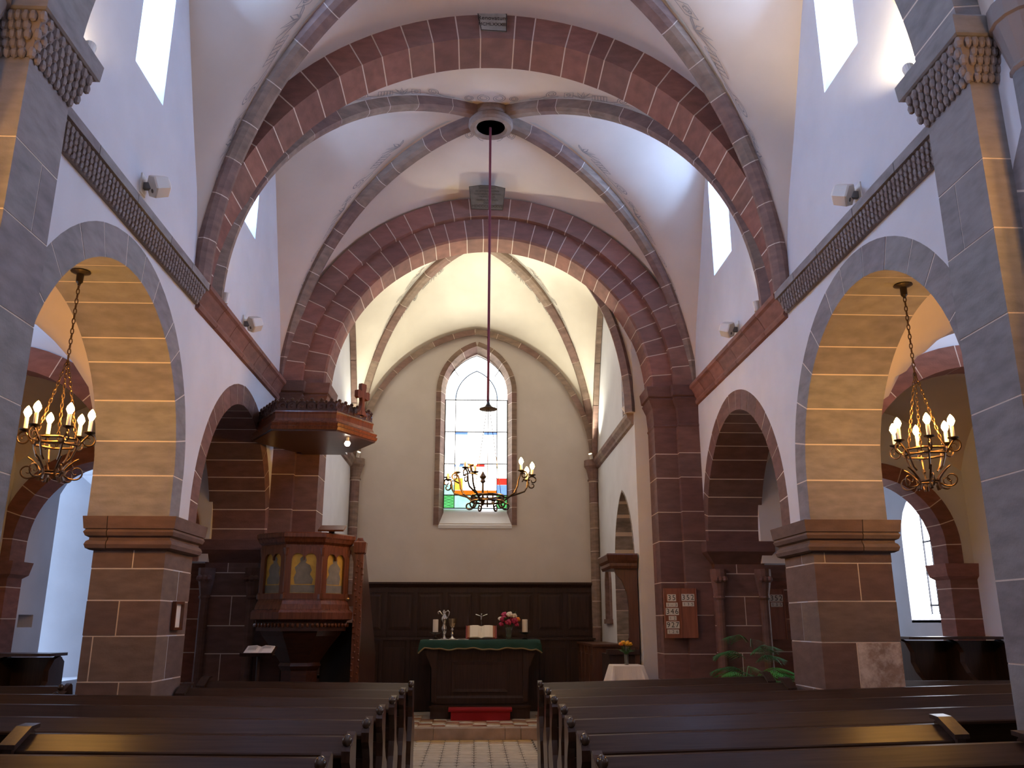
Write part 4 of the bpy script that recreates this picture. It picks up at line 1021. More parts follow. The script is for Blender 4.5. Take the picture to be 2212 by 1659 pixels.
def spot(loc, aim, power, label, group, cone=100, visible=True, col=(1, .80, .52)):
    t = empty('spotlight', loc); tag(t, label, 'spotlight', group)
    d = (Vector(aim)-Vector(loc)).normalized(); q = d.to_track_quat('Z', 'Y').to_matrix()
    mb = MB().lathe([(.022, -.07), (.034, -.055), (.042, .03), (.044, .05), (.036, .05), (.030, .0)], (0, 0, 0), 14)
    mb.v = [tuple(q @ Vector(v)+Vector(loc)+Vector((0, 0, .07))) for v in mb.v]; h = obj('lamp_housing', mb, 'white_plastic', t)
    mb = MB().lathe([(.028, .012), (.028, .014)], (0, 0, 0), 12); mb.v = [tuple(q @ Vector(v)+Vector(loc)+Vector((0, 0, .07))) for v in mb.v]
    obj('lamp_lens', mb, 'spot_lens', h)
    obj('lamp_foot', MB().lathe([(.03, 0), (.03, .01), (.008, .012), (.008, .06)], loc, 10), 'white_plastic', t)
    ld = bpy.data.lights.new('spot_beam', 'SPOT'); ld.energy = power; ld.color = col; ld.spot_size = math.radians(cone); ld.spot_blend = .7; ld.shadow_soft_size = .03
    lo = bpy.data.objects.new('spot_beam', ld); COL.objects.link(lo); lo.location = Vector(loc)+Vector((0, 0, .07))+d*.08; lo.rotation_euler = (-d).to_track_quat('Z', 'Y').to_euler()
for s in (-1, 1):
    x = FACE[s]
    spot((x-s*.10, 9.12, ZS), (x-s*.3, 9.0, 9), P_SPOT*.35, 'small white spotlight on the %s string course by the middle arch' % SIDE[s], 'string course spotlights', 110)
    spot((x-s*.23, 5.19, 5.44), (x, 5.70, 6.3), P_SPOT*(3.3 if s > 0 else .4), 'white uplight tucked behind the near %s capital' % SIDE[s], 'string course spotlights', 80)
    xc_ = CXL if s < 0 else CXR
    spot((xc_-s*.15, YB-.24, 4.86), (xc_-s*1.2, YB-1.9, 7.6), P_SPOT*8.5, 'warm uplight on the %s corner capital of the chancel' % SIDE[s], 'chancel corner uplights', 85, col=(1, .94, .72))
    spot((xc_-s*.10, 13.1, 4.88), (xc_-s*1.1, 13.5, 7.6), P_SPOT*3.6, 'warm uplight behind the %s pier of the chancel arch' % SIDE[s], 'chancel corner uplights', 85, col=(1, .94, .72))
# ================================================================== PLAQUES
def plaque(name, poly, y, mat, label, lines, zc, xcn, lean=0):
    k0 = len(bpy.data.objects); names = set(o.name for o in bpy.data.objects)
    t = obj(name, MB().prism(poly, 'y', y-.018, y), mat); tag(t, label, 'plaque')
    n = len(poly); fr = MB(); fr.tube([(p[0], y-.018, p[1]) for p in poly], .007, 4, closed=True); obj('plaque_border', fr, 'ink', t)
    for s_, size, dz in lines:
        obj('inscription', text_mb(s_, size, lambda u, w, d: (xcn+u, y-.0215-(.016 if lean else 0)+d*.5, zc+dz+w)), 'ink', t)
    if lean:
        zb = min(p[1] for p in poly); zt = max(p[1] for p in poly)
        for o in bpy.data.objects:
            if o.name in names: continue
            w = WO[o.name]
            for v in o.data.vertices:
                g = Vector(v.co)+w; q = (g.z-zb)/(zt-zb); f = 1-lean*q/y
                g = Vector((g.x*f, g.y-lean*q, 1.7+(g.z-1.7)*f)); v.co = g-w
x0, x1 = -.04, .29
plaque('inscription_plaque', [(x0, 8.472), (x0+.04, 8.25), (x1, 8.24), (x1, 8.475), (.13, 8.492)], 8.397, 'plaque_grey', 'grey painted plaque with two lines at the crown of the wide arch', [('Renovatum', .075, .06), ('MCMLXXXIII', .058, -.025)], 8.35, .13)
plaque('inscription_plaque', [(-.16, 8.365), (-.12, 7.98), (.37, 7.97), (.405, 8.35), (.24, 8.385), (.02, 8.39)], 12.285, 'plaque_dark', 'dark plaque with seven lines of old lettering above the chancel arch',
       [('Sanctuarium', .056, .155), ('ex antiqua ecclesia', .05, .098), ('renovatum et pictum', .05, .045), ('FRANCISCUS', .042, -.006), ('restituit An. Dom.', .048, -.058), ('Dedit', .052, -.108), ('MDCCCLXXXVII', .066, -.17)], 8.185, .125, .40)
# ================================================================== PULPIT
px, py = -2.20, 11.48
t = empty('pulpit', (px, py, 0)); tag(t, 'carved reddish-brown octagonal pulpit with gilded painted panels', 'pulpit')
ROT = PI/8+.14
def octa(r, z): return [(px+r/math.cos(PI/8)*math.cos(ROT+i*PI/4), py+r/math.cos(PI/8)*math.sin(ROT+i*PI/4), z) for i in range(8)]
obj('pulpit_base', MB().rings([octa(r, z) for r, z in ((.34, 0), (.34, .16), (.24, .24), (.22, .3), (.22, 1.12), (.26, 1.18), (.24, 1.22), (.36, 1.40), (.47, 1.54), (.50, 1.60))]), 'pulpit_dark', t)
obj('dentil_band', MB().rings([octa(r, z) for r, z in ((.545, 1.60), (.545, 1.70), (.56, 1.71), (.53, 1.75))]), 'pulpit_dark', t)
dn = MB()
for i in range(8):
    a0 = ROT+i*PI/4; a1 = a0+PI/4
    for k in range(8):
        q = (k+.5)/8; r = .565/math.cos(PI/8); p = Vector((px+r*(math.cos(a0)*(1-q)+math.cos(a1)*q), py+r*(math.sin(a0)*(1-q)+math.sin(a1)*q), 1.67)); dn.ball(p, .022, 6, 4, (1, 1, 1.3))
obj('dentils', dn, 'pulpit_wood', t)
obj('lower_moulding', MB().rings([octa(r, z) for r, z in ((.55, 1.72), (.62, 1.74), (.625, 1.82), (.60, 1.85), (.585, 1.86), (.57, 1.92), (.55, 1.96), (.54, 2.0))]), 'pulpit_wood', t)
obj('pulpit_body', MB().rings([octa(r, z) for r, z in ((.515, 1.95), (.515, 2.66))]), 'pulpit_wood', t)
obj('upper_moulding', MB().rings([octa(r, z) for r, z in ((.53, 2.58), (.55, 2.60), (.55, 2.64), (.585, 2.67), (.60, 2.71), (.615, 2.73), (.615, 2.775), (.59, 2.79), (.45, 2.79))]), 'pulpit_wood', t)
for i in (4, 5, 6, 7, 3):
    a0 = ROT+i*PI/4; am = a0+PI/8; n_ = Vector((math.cos(am), math.sin(am), 0)); u_ = Vector((-math.sin(am), math.cos(am), 0)); c_ = Vector((px, py, 0))+n_*.515
    hw = .515*math.tan(PI/8)
    def Q(u, w, d): return c_+u_*u+n_*d+Z3*w
    # frame with twin-arched opening
    arch2 = [(-.15, 2.05), (.15, 2.05), (.15, 2.46)]+[(.075+.075*math.cos(k*PI/6), 2.46+.075*math.sin(k*PI/6)) for k in range(1, 6)]+[(.006, 2.45), (-.006, 2.45)]+[(-.075+.075*math.cos(k*PI/6), 2.46+.075*math.sin(k*PI/6)) for k in range(1, 6)]+[(-.15, 2.46)]
    fm = curve_plate([(-hw, 1.98), (hw, 1.98), (hw, 2.62), (-hw, 2.62)], [arch2], lambda u, w, d: Q(u, w, .022+d), .03)
    fo = obj('panel_frame', fm, 'pulpit_wood', t)
    pb = MB(); pb.add([Q(u, w, .002) for u, w in arch2], [tuple(range(len(arch2)))]); pn = obj('icon_panel', pb, 'icon_gold', fo)
    # painted saint: flat silhouette of robe, head and shoulders
    fig = [(-.11, 2.16), (.10, 2.16), (.115, 2.24), (.09, 2.30), (.11, 2.36), (.07, 2.40), (.045, 2.43), (.05, 2.47), (.02, 2.50), (-.015, 2.49), (-.03, 2.45), (-.02, 2.42), (-.075, 2.39), (-.10, 2.33), (-.08, 2.28), (-.12, 2.22)]
    if i % 2: fig = [(-a_, b_) for a_, b_ in fig][::-1]
    fg = MB(); fg.add([Q(u, w, .0045) for u, w in fig], [tuple(range(len(fig)))]); fg.add([Q(u, w, .0045) for u, w in [(-.145, 2.055), (.145, 2.055), (.145, 2.15), (-.145, 2.15)]], [(0, 1, 2, 3)])
    obj('painted_figure', fg, 'icon_grey', fo)
    cl = MB(); p = Vector((px, py, 0))+Vector((math.cos(a0), math.sin(a0), 0))*(.53/math.cos(PI/8)); cl.lathe([(.04, 1.98), (.04, 2.04), (.022, 2.06), (.022, 2.5), (.03, 2.52), (.04, 2.60)], (p.x, p.y, 0), 8)
    obj('corner_column', cl, 'pulpit_wood', t)
# back board on the pier and stair with beaded newel
obj('book_rest', MB().prism([(-.02, 0), (.02, 0), (.02, .02), (-.02, .02)], 'x', -1.98, -1.66), 'pulpit_wood', t)
br = MB().box(-1.98, -1.66, -.13, .13, 0, .022); br.v = [tuple(Matrix.Rotation(.32, 3, 'X') @ Vector((v[0], v[1], v[2]))+Vector((0, 11.08, 2.845))) for v in br.v]; obj('reading_desk', br, 'pulpit_wood', t)
obj('desk_stem', MB().box(-1.86, -1.79, 11.06, 11.12, 2.75, 2.84), 'pulpit_dark', t)
nw_ = obj('stair_newel', MB().loft_rect(-1.54, -1.44, 11.30, 11.40, [(0, .02), (.2, .02), (.22, 0), (2.55, 0), (2.57, .02), (2.70, .03), (2.72, 0), (2.76, -.02)]), 'pulpit_wood', t)
bd = MB()
for k in range(24):
    bd.ball((-1.515+.015*math.sin(k*.9), 11.285, .75+k*.075), .016, 7, 4); bd.ball((-1.455+.012*math.cos(k*.9), 11.285, .72+k*.075), .014, 7, 4)
tag(obj('newel_beads', bd, 'pulpit_wood', nw_), kind='stuff')
ps_ = [(-1.44, 2.62), (-1.44, 2.0), (-1.62, 2.0), (-1.62, 2.62)]
obj('stair_arch_panel', curve_plate([(-1.70, 1.9), (-1.54, 1.9), (-1.54, 2.66), (-1.70, 2.66)], [[(-1.67, 2.05), (-1.57, 2.05), (-1.57, 2.45), (-1.595, 2.54), (-1.62, 2.56), (-1.645, 2.54), (-1.67, 2.45)]], lambda u, w, d: (u, 11.37+d, w), .05), 'pulpit_wood', t)
obj('stair_shade_sheet', MB().box(-2.02, -1.55, 11.9, 11.94, 0, 1.7), 'ink', t)  # added black sheet imitating the shade in the opening below the stair
obj('landing_rail', MB().lathe([(.02, 0), (.03, .02), (.02, .04)], (-1.62, 11.33, 1.97), 10), 'brass', t)
obj('stair_side', MB().prism([(11.4, 0), (11.4, 2.60), (11.6, 2.60), (13.3, 1.25), (13.3, 0)], 'x', -1.49, -1.45), 'pulpit_dark', t)
obj('stair_inner_side', MB().prism([(11.9, 0), (11.9, 2.2), (13.3, 1.05), (13.3, 0)], 'x', -2.24, -2.20), 'pulpit_dark', t)
for k in range(7): obj('stair_tread', MB().box(-2.20, -1.49, 11.95+.2*k, 12.2+.2*k, 1.62-.22*k, 1.66-.22*k), 'pulpit_dark', t)
# sounding board
sx, sy = -2.16, 11.30
t = empty('sounding_board', (sx, sy, 3.93)); tag(t, 'dark hexagonal sounding board with carved crest and cross above the pulpit', 'sounding board')
def hexa(r, z, c=(sx, sy)): return [(c[0]+r*math.cos(i*PI/3), c[1]+r*math.sin(i*PI/3), z) for i in range(6)]
obj('canopy_underside', MB().rings([hexa(.70, 3.93), hexa(.76, 3.93), hexa(.76, 3.96), hexa(.70, 3.96)]), 'pulpit_dark', t)
obj('canopy_board', MB().rings([hexa(.71, 3.95), hexa(.71, 3.985)]), 'pulpit_wood', t)
obj('canopy_moulding', MB().rings([hexa(r, z) for r, z in ((.70, 3.95), (.775, 3.95), (.79, 3.985), (.77, 4.0), (.785, 4.03), (.74, 4.06), (.72, 4.10), (.725, 4.15), (.735, 4.17), (.72, 4.19), (.60, 4.19))]), 'pulpit_wood', t)
obj('canopy_roof', MB().rings([hexa(.64, 4.18), hexa(.30, 4.24), hexa(.1, 4.26)]), 'pulpit_dark', t)
for i in range(6):
    a0, a1 = i*PI/3, (i+1)*PI/3; r = .70
    p0 = Vector((sx+r*math.cos(a0), sy+r*math.sin(a0), 4.18)); p1 = Vector((sx+r*math.cos(a1), sy+r*math.sin(a1), 4.18)); d = (p1-p0).normalized(); L = (p1-p0).length
    mb = MB(); nn = Vector((d.y, -d.x, 0))
    for k in range(6):
        c = p0+d*(L*(k+.5)/6); rr = .060
        mb.tube([c+d*(rr*math.cos(a*PI/8))+Z3*(.07+rr*math.sin(a*PI/8)) for a in range(16)], .012, 5, closed=True)
        mb.tube([c+d*(u)+Z3*(w) for u, w in spiral2((0, .07), .03, .008, k, k+5, 8)], .008, 4)
        mb.ball(c+d*(L/12)+Z3*.125, .02, 6, 4); mb.ball(c+Z3*.15, .024, 6, 4)
    mb.rings([[p+Z3*z+nn*o for z, o in ((-.01, -.012), (-.01, .012), (.03, .012), (.03, -.012))] for p in (p0, p1)])
    mb.rings([[p+Z3*z+nn*o for z, o in ((.0, -.006), (.0, .002), (.115, .002), (.115, -.006))] for p in (p0, p1)])
    obj('carved_crest', mb, 'pulpit_dark', t)
# cross on the crest
cc = Vector((sx+.62, sy-.36, 4.20)); d = Vector((math.cos(-PI/6+PI/2), math.sin(-PI/6+PI/2), 0)); n_ = Vector((math.cos(-PI/6), math.sin(-PI/6), 0))
def cpoly(pts, dd): return [[cc+d*u+Z3*w+n_*k for u, w in pts] for k in (-dd, dd)]
mb = MB()
arm = [(-.03, 0), (.03, 0), (.022, .18), (.03, .22), (.09, .20), (.12, .22), (.12, .30), (.09, .31), (.04, .30), (.05, .36), (.045, .40), (-.045, .40), (-.05, .36), (-.04, .30), (-.09, .31), (-.12, .30), (-.12, .22), (-.09, .20), (-.03, .22), (-.022, .18)]
mb.rings(cpoly(arm, .025)); mb.rings(cpoly([(-.10, 0), (.10, 0), (.05, .05), (.025, .12), (-.025, .12), (-.05, .05)], .02))
obj('crest_cross', mb, 'pulpit_wood', t)
obj('lamp_socket', MB().lathe([(.02, 3.94), (.02, 3.90), (.024, 3.88)], (-1.70, 11.0, 0), 10), 'white_plastic', t)
obj('lamp_bulb', MB().ball((-1.70, 11.0, 3.855), .036, 10, 7), 'bulb_cool', t, smooth=True)
t.location.z += .085; t.scale = (1.06, 1.06, 1.05)
# two hanger bars fix the board to the pier
obj('wall_tie', MB().box(-2.5, -1.9, 11.9, 12.34, 3.97, 4.05), 'pulpit_dark', t)
# ================================================================== WAINSCOT AND CHOIR STALLS
t = obj('wainscot', MB().box(-2.30, 2.32, YB-.06, YB-.01, .16, 2.40), 'dark_wood'); tag(t, 'dark oak panelling along the foot of the east wall', 'panelling')
obj('cornice', MB().prism([(YB-.02, 2.36), (YB-.08, 2.36), (YB-.10, 2.39), (YB-.13, 2.42), (YB-.13, 2.455), (YB-.02, 2.455)], 'x', -2.32, 2.34), 'dark_wood', t)
n = 8
for k in range(n+1): obj('stile', MB().box(-2.30+k*4.62/n-.04, -2.30+k*4.62/n+.04, YB-.085, YB-.055, 1.42, 2.36), 'dark_wood', t)
for k in range(n):
    x0 = -2.30+k*4.62/n+.075; x1 = -2.30+(k+1)*4.62/n-.075
    obj('panel', MB().rings([[(x0+i_, YB-.06-dd, z0), (x1-i_, YB-.06-dd, z0), (x1-i_, YB-.06-dd, z1), (x0+i_, YB-.06-dd, z1)] for i_, dd, z0, z1 in ((0, 0, 1.58, 2.22), (0, .012, 1.58, 2.22), (.04, .018, 1.62, 2.18))]), 'dark_wood', t)
    obj('rail', MB().box(x0-.035, x1+.035, YB-.08, YB-.056, 1.46, 1.54), 'dark_wood', t); obj('rail', MB().box(x0-.035, x1+.035, YB-.08, YB-.056, 2.26, 2.34), 'dark_wood', t)
def choir(name, x0, x1, y0, y1, z1, axis, label, mat='dark_wood', n=5):
    t = empty(name, ((x0+x1)/2, (y0+y1)/2, .16)); tag(t, label, 'choir stall', 'choir stalls round the chancel')
    obj('carcass', MB().box(x0, x1, y0, y1, .16, z1-.03), mat, t)
    obj('ledge', MB().box(x0-.03, x1+.03, y0-.05, y1, z1-.03, z1+.005), mat, t)
    for k in range(n):
        if axis == 'x':
            a = x0+(x1-x0)*k/n+.06; b = x0+(x1-x0)*(k+1)/n-.06
            obj('front_panel', MB().box(a, b, y0-.018, y0+.01, .34, z1-.16), mat, t); obj('pilaster_strip', MB().box(a-.09, a-.03, y0-.03, y0+.01, .16, z1-.03), mat, t)
        else:
            a = y0+(y1-y0)*k/n+.06; b = y0+(y1-y0)*(k+1)/n-.06; fx = x0 if (x0+x1)/2 > 0 else x1; s = 1 if fx == x0 else -1
            obj('front_panel', MB().box(*sorted((fx-s*.018, fx+s*.01)), a, b, .34, z1-.16), mat, t); obj('pilaster_strip', MB().box(*sorted((fx-s*.03, fx+s*.01)), a-.09, a-.03, .16, z1-.03), mat, t)
    return t
choir('choir_stall', -2.2, 2.22, YB-.62, YB-.12, 1.42, 'x', 'long dark stall front behind the altar', 'dark_wood', 9)
choir('choir_stall', 1.92, 2.38, 14.3, 16.4, 1.36, 'y', 'reddish stall front along the right chancel wall', 'stall_wood', 4)
choir('choir_stall', -2.40, -1.95, 14.2, 16.4, 1.36, 'y', 'reddish stall front along the left chancel wall', 'stall_wood', 4)
# canopied stall at the right pier
t = empty('canopied_stall', (2.35, 13.3, .16)); tag(t, 'tall brown stall end with a projecting moulded canopy by the right chancel pier', 'stall')
obj('side_profile', MB().prism([(13.08, .16), (13.5, .16), (13.5, 2.5), (13.08, 2.5)], 'x', 2.36, 2.43), 'stall_wood', t)
obj('canopy_bracket', MB().prism([(2.43, 2.52), (2.08, 2.52), (2.10, 2.42), (2.20, 2.30), (2.27, 2.12), (2.29, 1.9), (2.28, 1.5), (2.22, 1.36), (2.43, 1.36)], 'y', 13.06, 13.11), 'stall_wood', t)
obj('canopy', MB().rings([[(2.43, 13.02-p, z), (2.03-p, 13.02-p, z), (2.03-p, 13.9, z), (2.43, 13.9, z)] for z, p in ((2.48, 0), (2.52, .02), (2.56, .02), (2.60, .05), (2.68, .07), (2.70, .06))]), 'stall_wood', t)
obj('seat_box', MB().box(1.98, 2.43, 13.1, 13.85, .16, 1.25), 'dark_wood', t)
obj('arm_rest', MB().box(1.95, 2.43, 13.04, 13.2, 1.25, 1.32), 'dark_wood', t)
# ================================================================== ALTAR
ax = .105
t = empty('altar', (ax, 15.8, .16)); tag(t, 'dark wooden altar table under the green cloth', 'altar')
obj('altar_body', MB().rings([[(ax-w, 15.52-d_, z), (ax+w, 15.52-d_, z), (ax+w, 16.15, z), (ax-w, 16.15, z)] for z, w, d_ in ((.37, .80, .02), (.46, .80, .02), (.50, .76, 0), (1.08, .78, 0), (1.16, .84, .01), (1.22, .92, .02), (1.26, .95, .03))]), 'dark_wood', t)
obj('table_slab', MB().box(ax-1.01, ax+1.01, 15.42, 16.2, 1.26, 1.405), 'dark_wood', t)
obj('front_panel', MB().rings([[(ax-.48+i_, 15.515-dd, z0), (ax+.48-i_, 15.515-dd, z0), (ax+.48-i_, 15.515-dd, z1), (ax-.48+i_, 15.515-dd, z1)] for i_, dd, z0, z1 in ((0, 0, .56, 1.05), (0, .02, .56, 1.05), (.05, .012, .61, 1.0))]), 'dark_wood', t)
for q in (-1, 1): obj('corner_bracket', MB().prism([(ax+q*.74, .40), (ax+q*.82, .40), (ax+q*.83, .95), (ax+q*.90, 1.10), (ax+q*.98, 1.26), (ax+q*.74, 1.26)], 'y', 15.46, 15.54), 'dark_wood', t)
t = obj('altar_platform', MB().box(-.72, .94, 15.20, 16.3, .16, .36), 'dark_wood'); tag(t, 'low dark wooden step under the altar', 'platform')
obj('edge_moulding', MB().box(-.74, .96, 15.17, 15.24, .33, .365), 'dark_wood', t)
t = obj('carpeted_step', MB().box(-.37, .60, 14.93, 15.165, .163, .30), 'red_carpet'); tag(t, 'bright red carpeted kneeling step before the altar', 'step')
obj('carpet_tread', MB().prism([(14.90, .305), (14.895, .33), (14.91, .352), (15.16, .352), (15.16, .30), (14.91, .298)], 'x', -.41, .63), 'red_carpet', t)
# green altar cloth: top, front fall with soft wave, fallen corners
cl = MB(); nx = 48
def fall(u):
    return .135+.012*math.sin(u*9)+.008*math.sin(u*23+1)+(.07*max(0, (abs(u)-.93)/.10) if abs(u) > .93 else 0)
for i in range(nx):
    u0, u1 = -1.03+2.06*i/nx, -1.03+2.06*(i+1)/nx
    vs = []
    for u in (u0, u1):
        w = .012*math.sin(u*14)
        vs += [(ax+u, 16.15, 1.412), (ax+u, 15.43, 1.414), (ax+u*1.0, 15.385, 1.404), (ax+u*1.02, 15.37+w*.5, 1.34), (ax+u*1.03, 15.365+w, 1.41-fall(u))]
    cl.add(vs, [(k, k+1, k+6, k+5) for k in range(4)])
for q in (-1, 1):
    vs = []
    for j in range(7):
        y = 15.385+.13*j
        vs += [(ax+q*1.03, y, 1.405), (ax+q*(1.055+.01*math.sin(j*2)), y, 1.30), (ax+q*(1.075+.015*math.sin(j*2.3)), y, 1.19+.02*math.sin(j*1.7))]
    cl.add(vs, [(3*j+k, 3*j+k+1, 3*j+k+4, 3*j+k+3) for j in range(6) for k in range(2)])
t = obj('altar_cloth', cl, 'green_cloth', smooth=True); tag(t, 'dark green altar cloth with a gold fringe', 'cloth')
fr = MB(); pts = [(ax+u*1.03, 15.362+.012*math.sin(u*14), 1.41-fall(u)-.008) for u in [-1.03+2.06*i/60 for i in range(61)]]; fr.tube(pts, .013, 5)
obj('fringe', fr, 'gold_braid', t)
t = obj('linen_runner', MB().box(-.78, -.10, 15.45, 15.85, 1.4155, 1.4185), 'white_cloth'); tag(t, 'white linen runner under the chalice on the altar', 'cloth')
ZA = 1.42
def candlestick(x, y, label):
    t = empty('altar_candle', (x, y, ZA)); tag(t, label, 'candle', 'pair of altar candles')
    obj('candle_dish', MB().lathe([(.05, 0), (.055, .012), (.02, .03), (.02, .085), (.075, .10), (.10, .115), (.10, .122), (.05, .118)], (x, y, ZA), 18), 'iron', t)
    obj('wax_candle', MB().lathe([(.048, .118), (.048, .325), (.043, .335), (.01, .330)], (x, y, ZA), 18), 'candle_white', t, smooth=False)
    obj('wick', MB().tube([(x, y, ZA+.33), (x+.003, y, ZA+.35)], .002, 4), 'ink', t)
candlestick(-.68, 15.62, 'white pillar candle on a dark dish, left of the silver ewer'); candlestick(.885, 15.62, 'white pillar candle on a dark dish, right of the pink flowers')
x, y = -.53, 15.70
t = empty('ewer', (x, y, ZA)); tag(t, 'tall polished silver ewer with curling lip and handle', 'ewer')
obj('ewer_body', MB().lathe([(.062, 0), (.065, .012), (.03, .035), (.02, .07), (.028, .10), (.055, .16), (.05, .20), (.03, .235), (.034, .27), (.062, .32), (.056, .365), (.03, .41), (.025, .44), (.04, .47), (.03, .47)], (x, y, ZA), 20), 'silver', t, smooth=True)
mb = MB().tube([(x-.02, y, ZA+.40), (x-.06, y, ZA+.44), (x-.085, y, ZA+.475), (x-.11, y, ZA+.465), (x-.115, y, ZA+.44), (x-.095, y, ZA+.43)], .012, 6)
mb.tube([(x+.03, y, ZA+.33), (x+.075, y, ZA+.40), (x+.085, y, ZA+.46), (x+.06, y, ZA+.485), (x+.03, y, ZA+.46)], .011, 6); mb.ball((x-.01, y, ZA+.48), .018, 8, 5)
obj('ewer_handle', mb, 'silver', t, smooth=True)
x = -.385
t = empty('chalice', (x, 15.6, ZA)); tag(t, 'silver chalice with a ribbed flaring bowl', 'chalice')
obj('chalice_foot', MB().lathe([(.07, 0), (.07, .012), (.03, .03), (.018, .06), (.028, .085), (.016, .11), (.016, .14), (.03, .16), (.016, .18), (.016, .20)], (x, 15.6, ZA), 18), 'silver', t, smooth=True)
obj('chalice_bowl', MB().lathe([(.016, .195), (.045, .22), (.062, .27), (.075, .35), (.07, .35), (.055, .27), (.02, .21)], (x, 15.6, ZA), 18), 'gilt_silver', t)
t = obj('paten', MB().lathe([(.04, 0), (.075, .010), (.078, .014), (.04, .006)], (-.21, 15.56, ZA), 18), 'silver'); tag(t, 'small silver paten lying beside the chalice', 'plate')
# open bible on a slanted stand
t = empty('bible', (.12, 15.62, ZA)); tag(t, 'large open bible with red leather cover propped on the altar', 'book')
RB = Matrix.Rotation(-.95, 3, 'X')
def tilt(mb, o): mb.v = [tuple(RB.inverted() @ Vector(v)+Vector(o)) for v in mb.v]; return mb
o_ = (.12, 15.54, ZA+.03)
obj('book_cover', tilt(MB().prism([(-.27, .012), (-.25, -.012), (-.02, -.014), (0, -.02), (.02, -.014), (.25, -.012), (.27, .012), (.25, 0), (0, -.008), (-.25, 0)], 'y', -.02, .24), o_), 'leather_red', t)
for q in (-1, 1):
    obj('page_block', tilt(MB().prism([(0, .0), (q*.06, .035), (q*.14, .036), (q*.20, .026), (q*.205, .0)], 'y', -.01, .23), o_), 'paper', t)
    obj('page_edges', tilt(MB().prism([(q*.205, .0), (q*.205, .028), (q*.235, .018), (q*.25, .0)], 'y', -.01, .23), o_), 'leather_tan', t)
obj('book_stand', MB().prism([(15.52, ZA), (15.75, ZA), (15.70, ZA+.2), (15.66, ZA+.2)], 'x', -.08, .32), 'dark_wood', t)
# altar crucifix
t = empty('crucifix', (.125, 15.95, ZA)); tag(t, 'slim dark crucifix standing behind the open bible', 'crucifix')
obj('cross', MB().box(.115, .137, 15.94, 15.96, ZA+.06, ZA+.50).box(-.01, .262, 15.941, 15.959, ZA+.40, ZA+.42), 'dark_wood', t)
obj('cross_base', MB().loft_rect(.06, .19, 15.88, 16.02, [(ZA, 0), (ZA+.03, 0), (ZA+.035, -.02), (ZA+.07, -.035)]), 'dark_wood', t)
cf = MB().tube([(.126-.105, 15.933, ZA+.425), (.126, 15.932, ZA+.385), (.126+.105, 15.933, ZA+.425)], .007, 5); cf.tube([(.126, 15.93, ZA+.40), (.124, 15.925, ZA+.33), (.129, 15.925, ZA+.26), (.126, 15.93, ZA+.19)], lambda q: .017-.009*q, 6); cf.ball((.126, 15.927, ZA+.425), .016, 8, 5)
obj('corpus', cf, 'silver', t)
# flowers
def bloom(par, c, r, mat, n=9):
    mb = MB()
    for k in range(n):
        a = k*2.4; q = (k+.5)/n; ph = math.acos(1-1.5*q); d = Vector((math.sin(ph)*math.cos(a), math.sin(ph)*math.sin(a), math.cos(ph)))
        mb.ball(Vector(c)+d*r*.55, r*.55, 6, 4, (1, 1, .9))
    return obj('flower_head', mb, mat, par, smooth=True)
def leaf(mb, p, d, L, w):
    p, d = Vector(p), Vector(d).normalized(); s_ = d.cross(Z3); s_ = s_.normalized() if s_.length > .1 else Xv
    mb.add([p, p+d*L*.4+s_*w, p+d*L-Z3*L*.2, p+d*L*.4-s_*w, p+d*L*.45+Z3*w*.4], [(0, 1, 4), (1, 2, 4), (2, 3, 4), (3, 0, 4)])
x, y = .60, 15.6
t = empty('flower_vase', (x, y, ZA)); tag(t, 'glass vase of red, pink and white blooms on the altar', 'vase')
obj('glass_vase', MB().lathe([(.045, 0), (.048, .01), (.052, .08), (.06, .15), (.075, .21), (.070, .21), (.055, .15), (.045, .08), (.04, .015)], (x, y, ZA), 18), 'glass_clear', t, smooth=True)
mb = MB()
for k in range(9):
    a = k*.7; mb.tube([(x+.02*math.cos(a), y+.02*math.sin(a), ZA+.03), (x+.04*math.cos(a), y+.04*math.sin(a), ZA+.2), (x+.11*math.cos(a), y+.08*math.sin(a), ZA+.33)], .004, 4)
obj('stems', mb, 'leaf_green', t)
for (dx, dy, dz, r, mt_) in ((-.09, -.05, .33, .065, 'petal_red'), (-.015, -.08, .28, .06, 'petal_pink'), (.10, -.05, .30, .065, 'petal_red'), (.015, -.02, .41, .06, 'petal_white'), (-.075, .02, .41, .055, 'petal_pink'), (.10, .02, .39, .05, 'petal_white'), (-.145, .0, .34, .045, 'petal_white'), (.16, .0, .33, .045, 'petal_orange'), (-.13, -.04, .25, .045, 'petal_pink'), (.14, -.04, .24, .04, 'petal_pink'), (.05, .05, .36, .05, 'petal_red')):
    bloom(t, (x+dx, y+dy, ZA+dz), r, mt_)
mb = MB()
for k in range(16):
    a = k*2.1; leaf(mb, (x+.06*math.cos(a), y+.05*math.sin(a), ZA+.30+.01*(k % 5)), (math.cos(a), math.sin(a)*.8, .35), .13, .022)
leaf(mb, (x+.06, y, ZA+.40), (.2, 0, 1), .14, .02); leaf(mb, (x+.09, y, ZA+.40), (.5, 0, 1), .12, .02)
obj('leaves', mb, 'leaf_green', t)
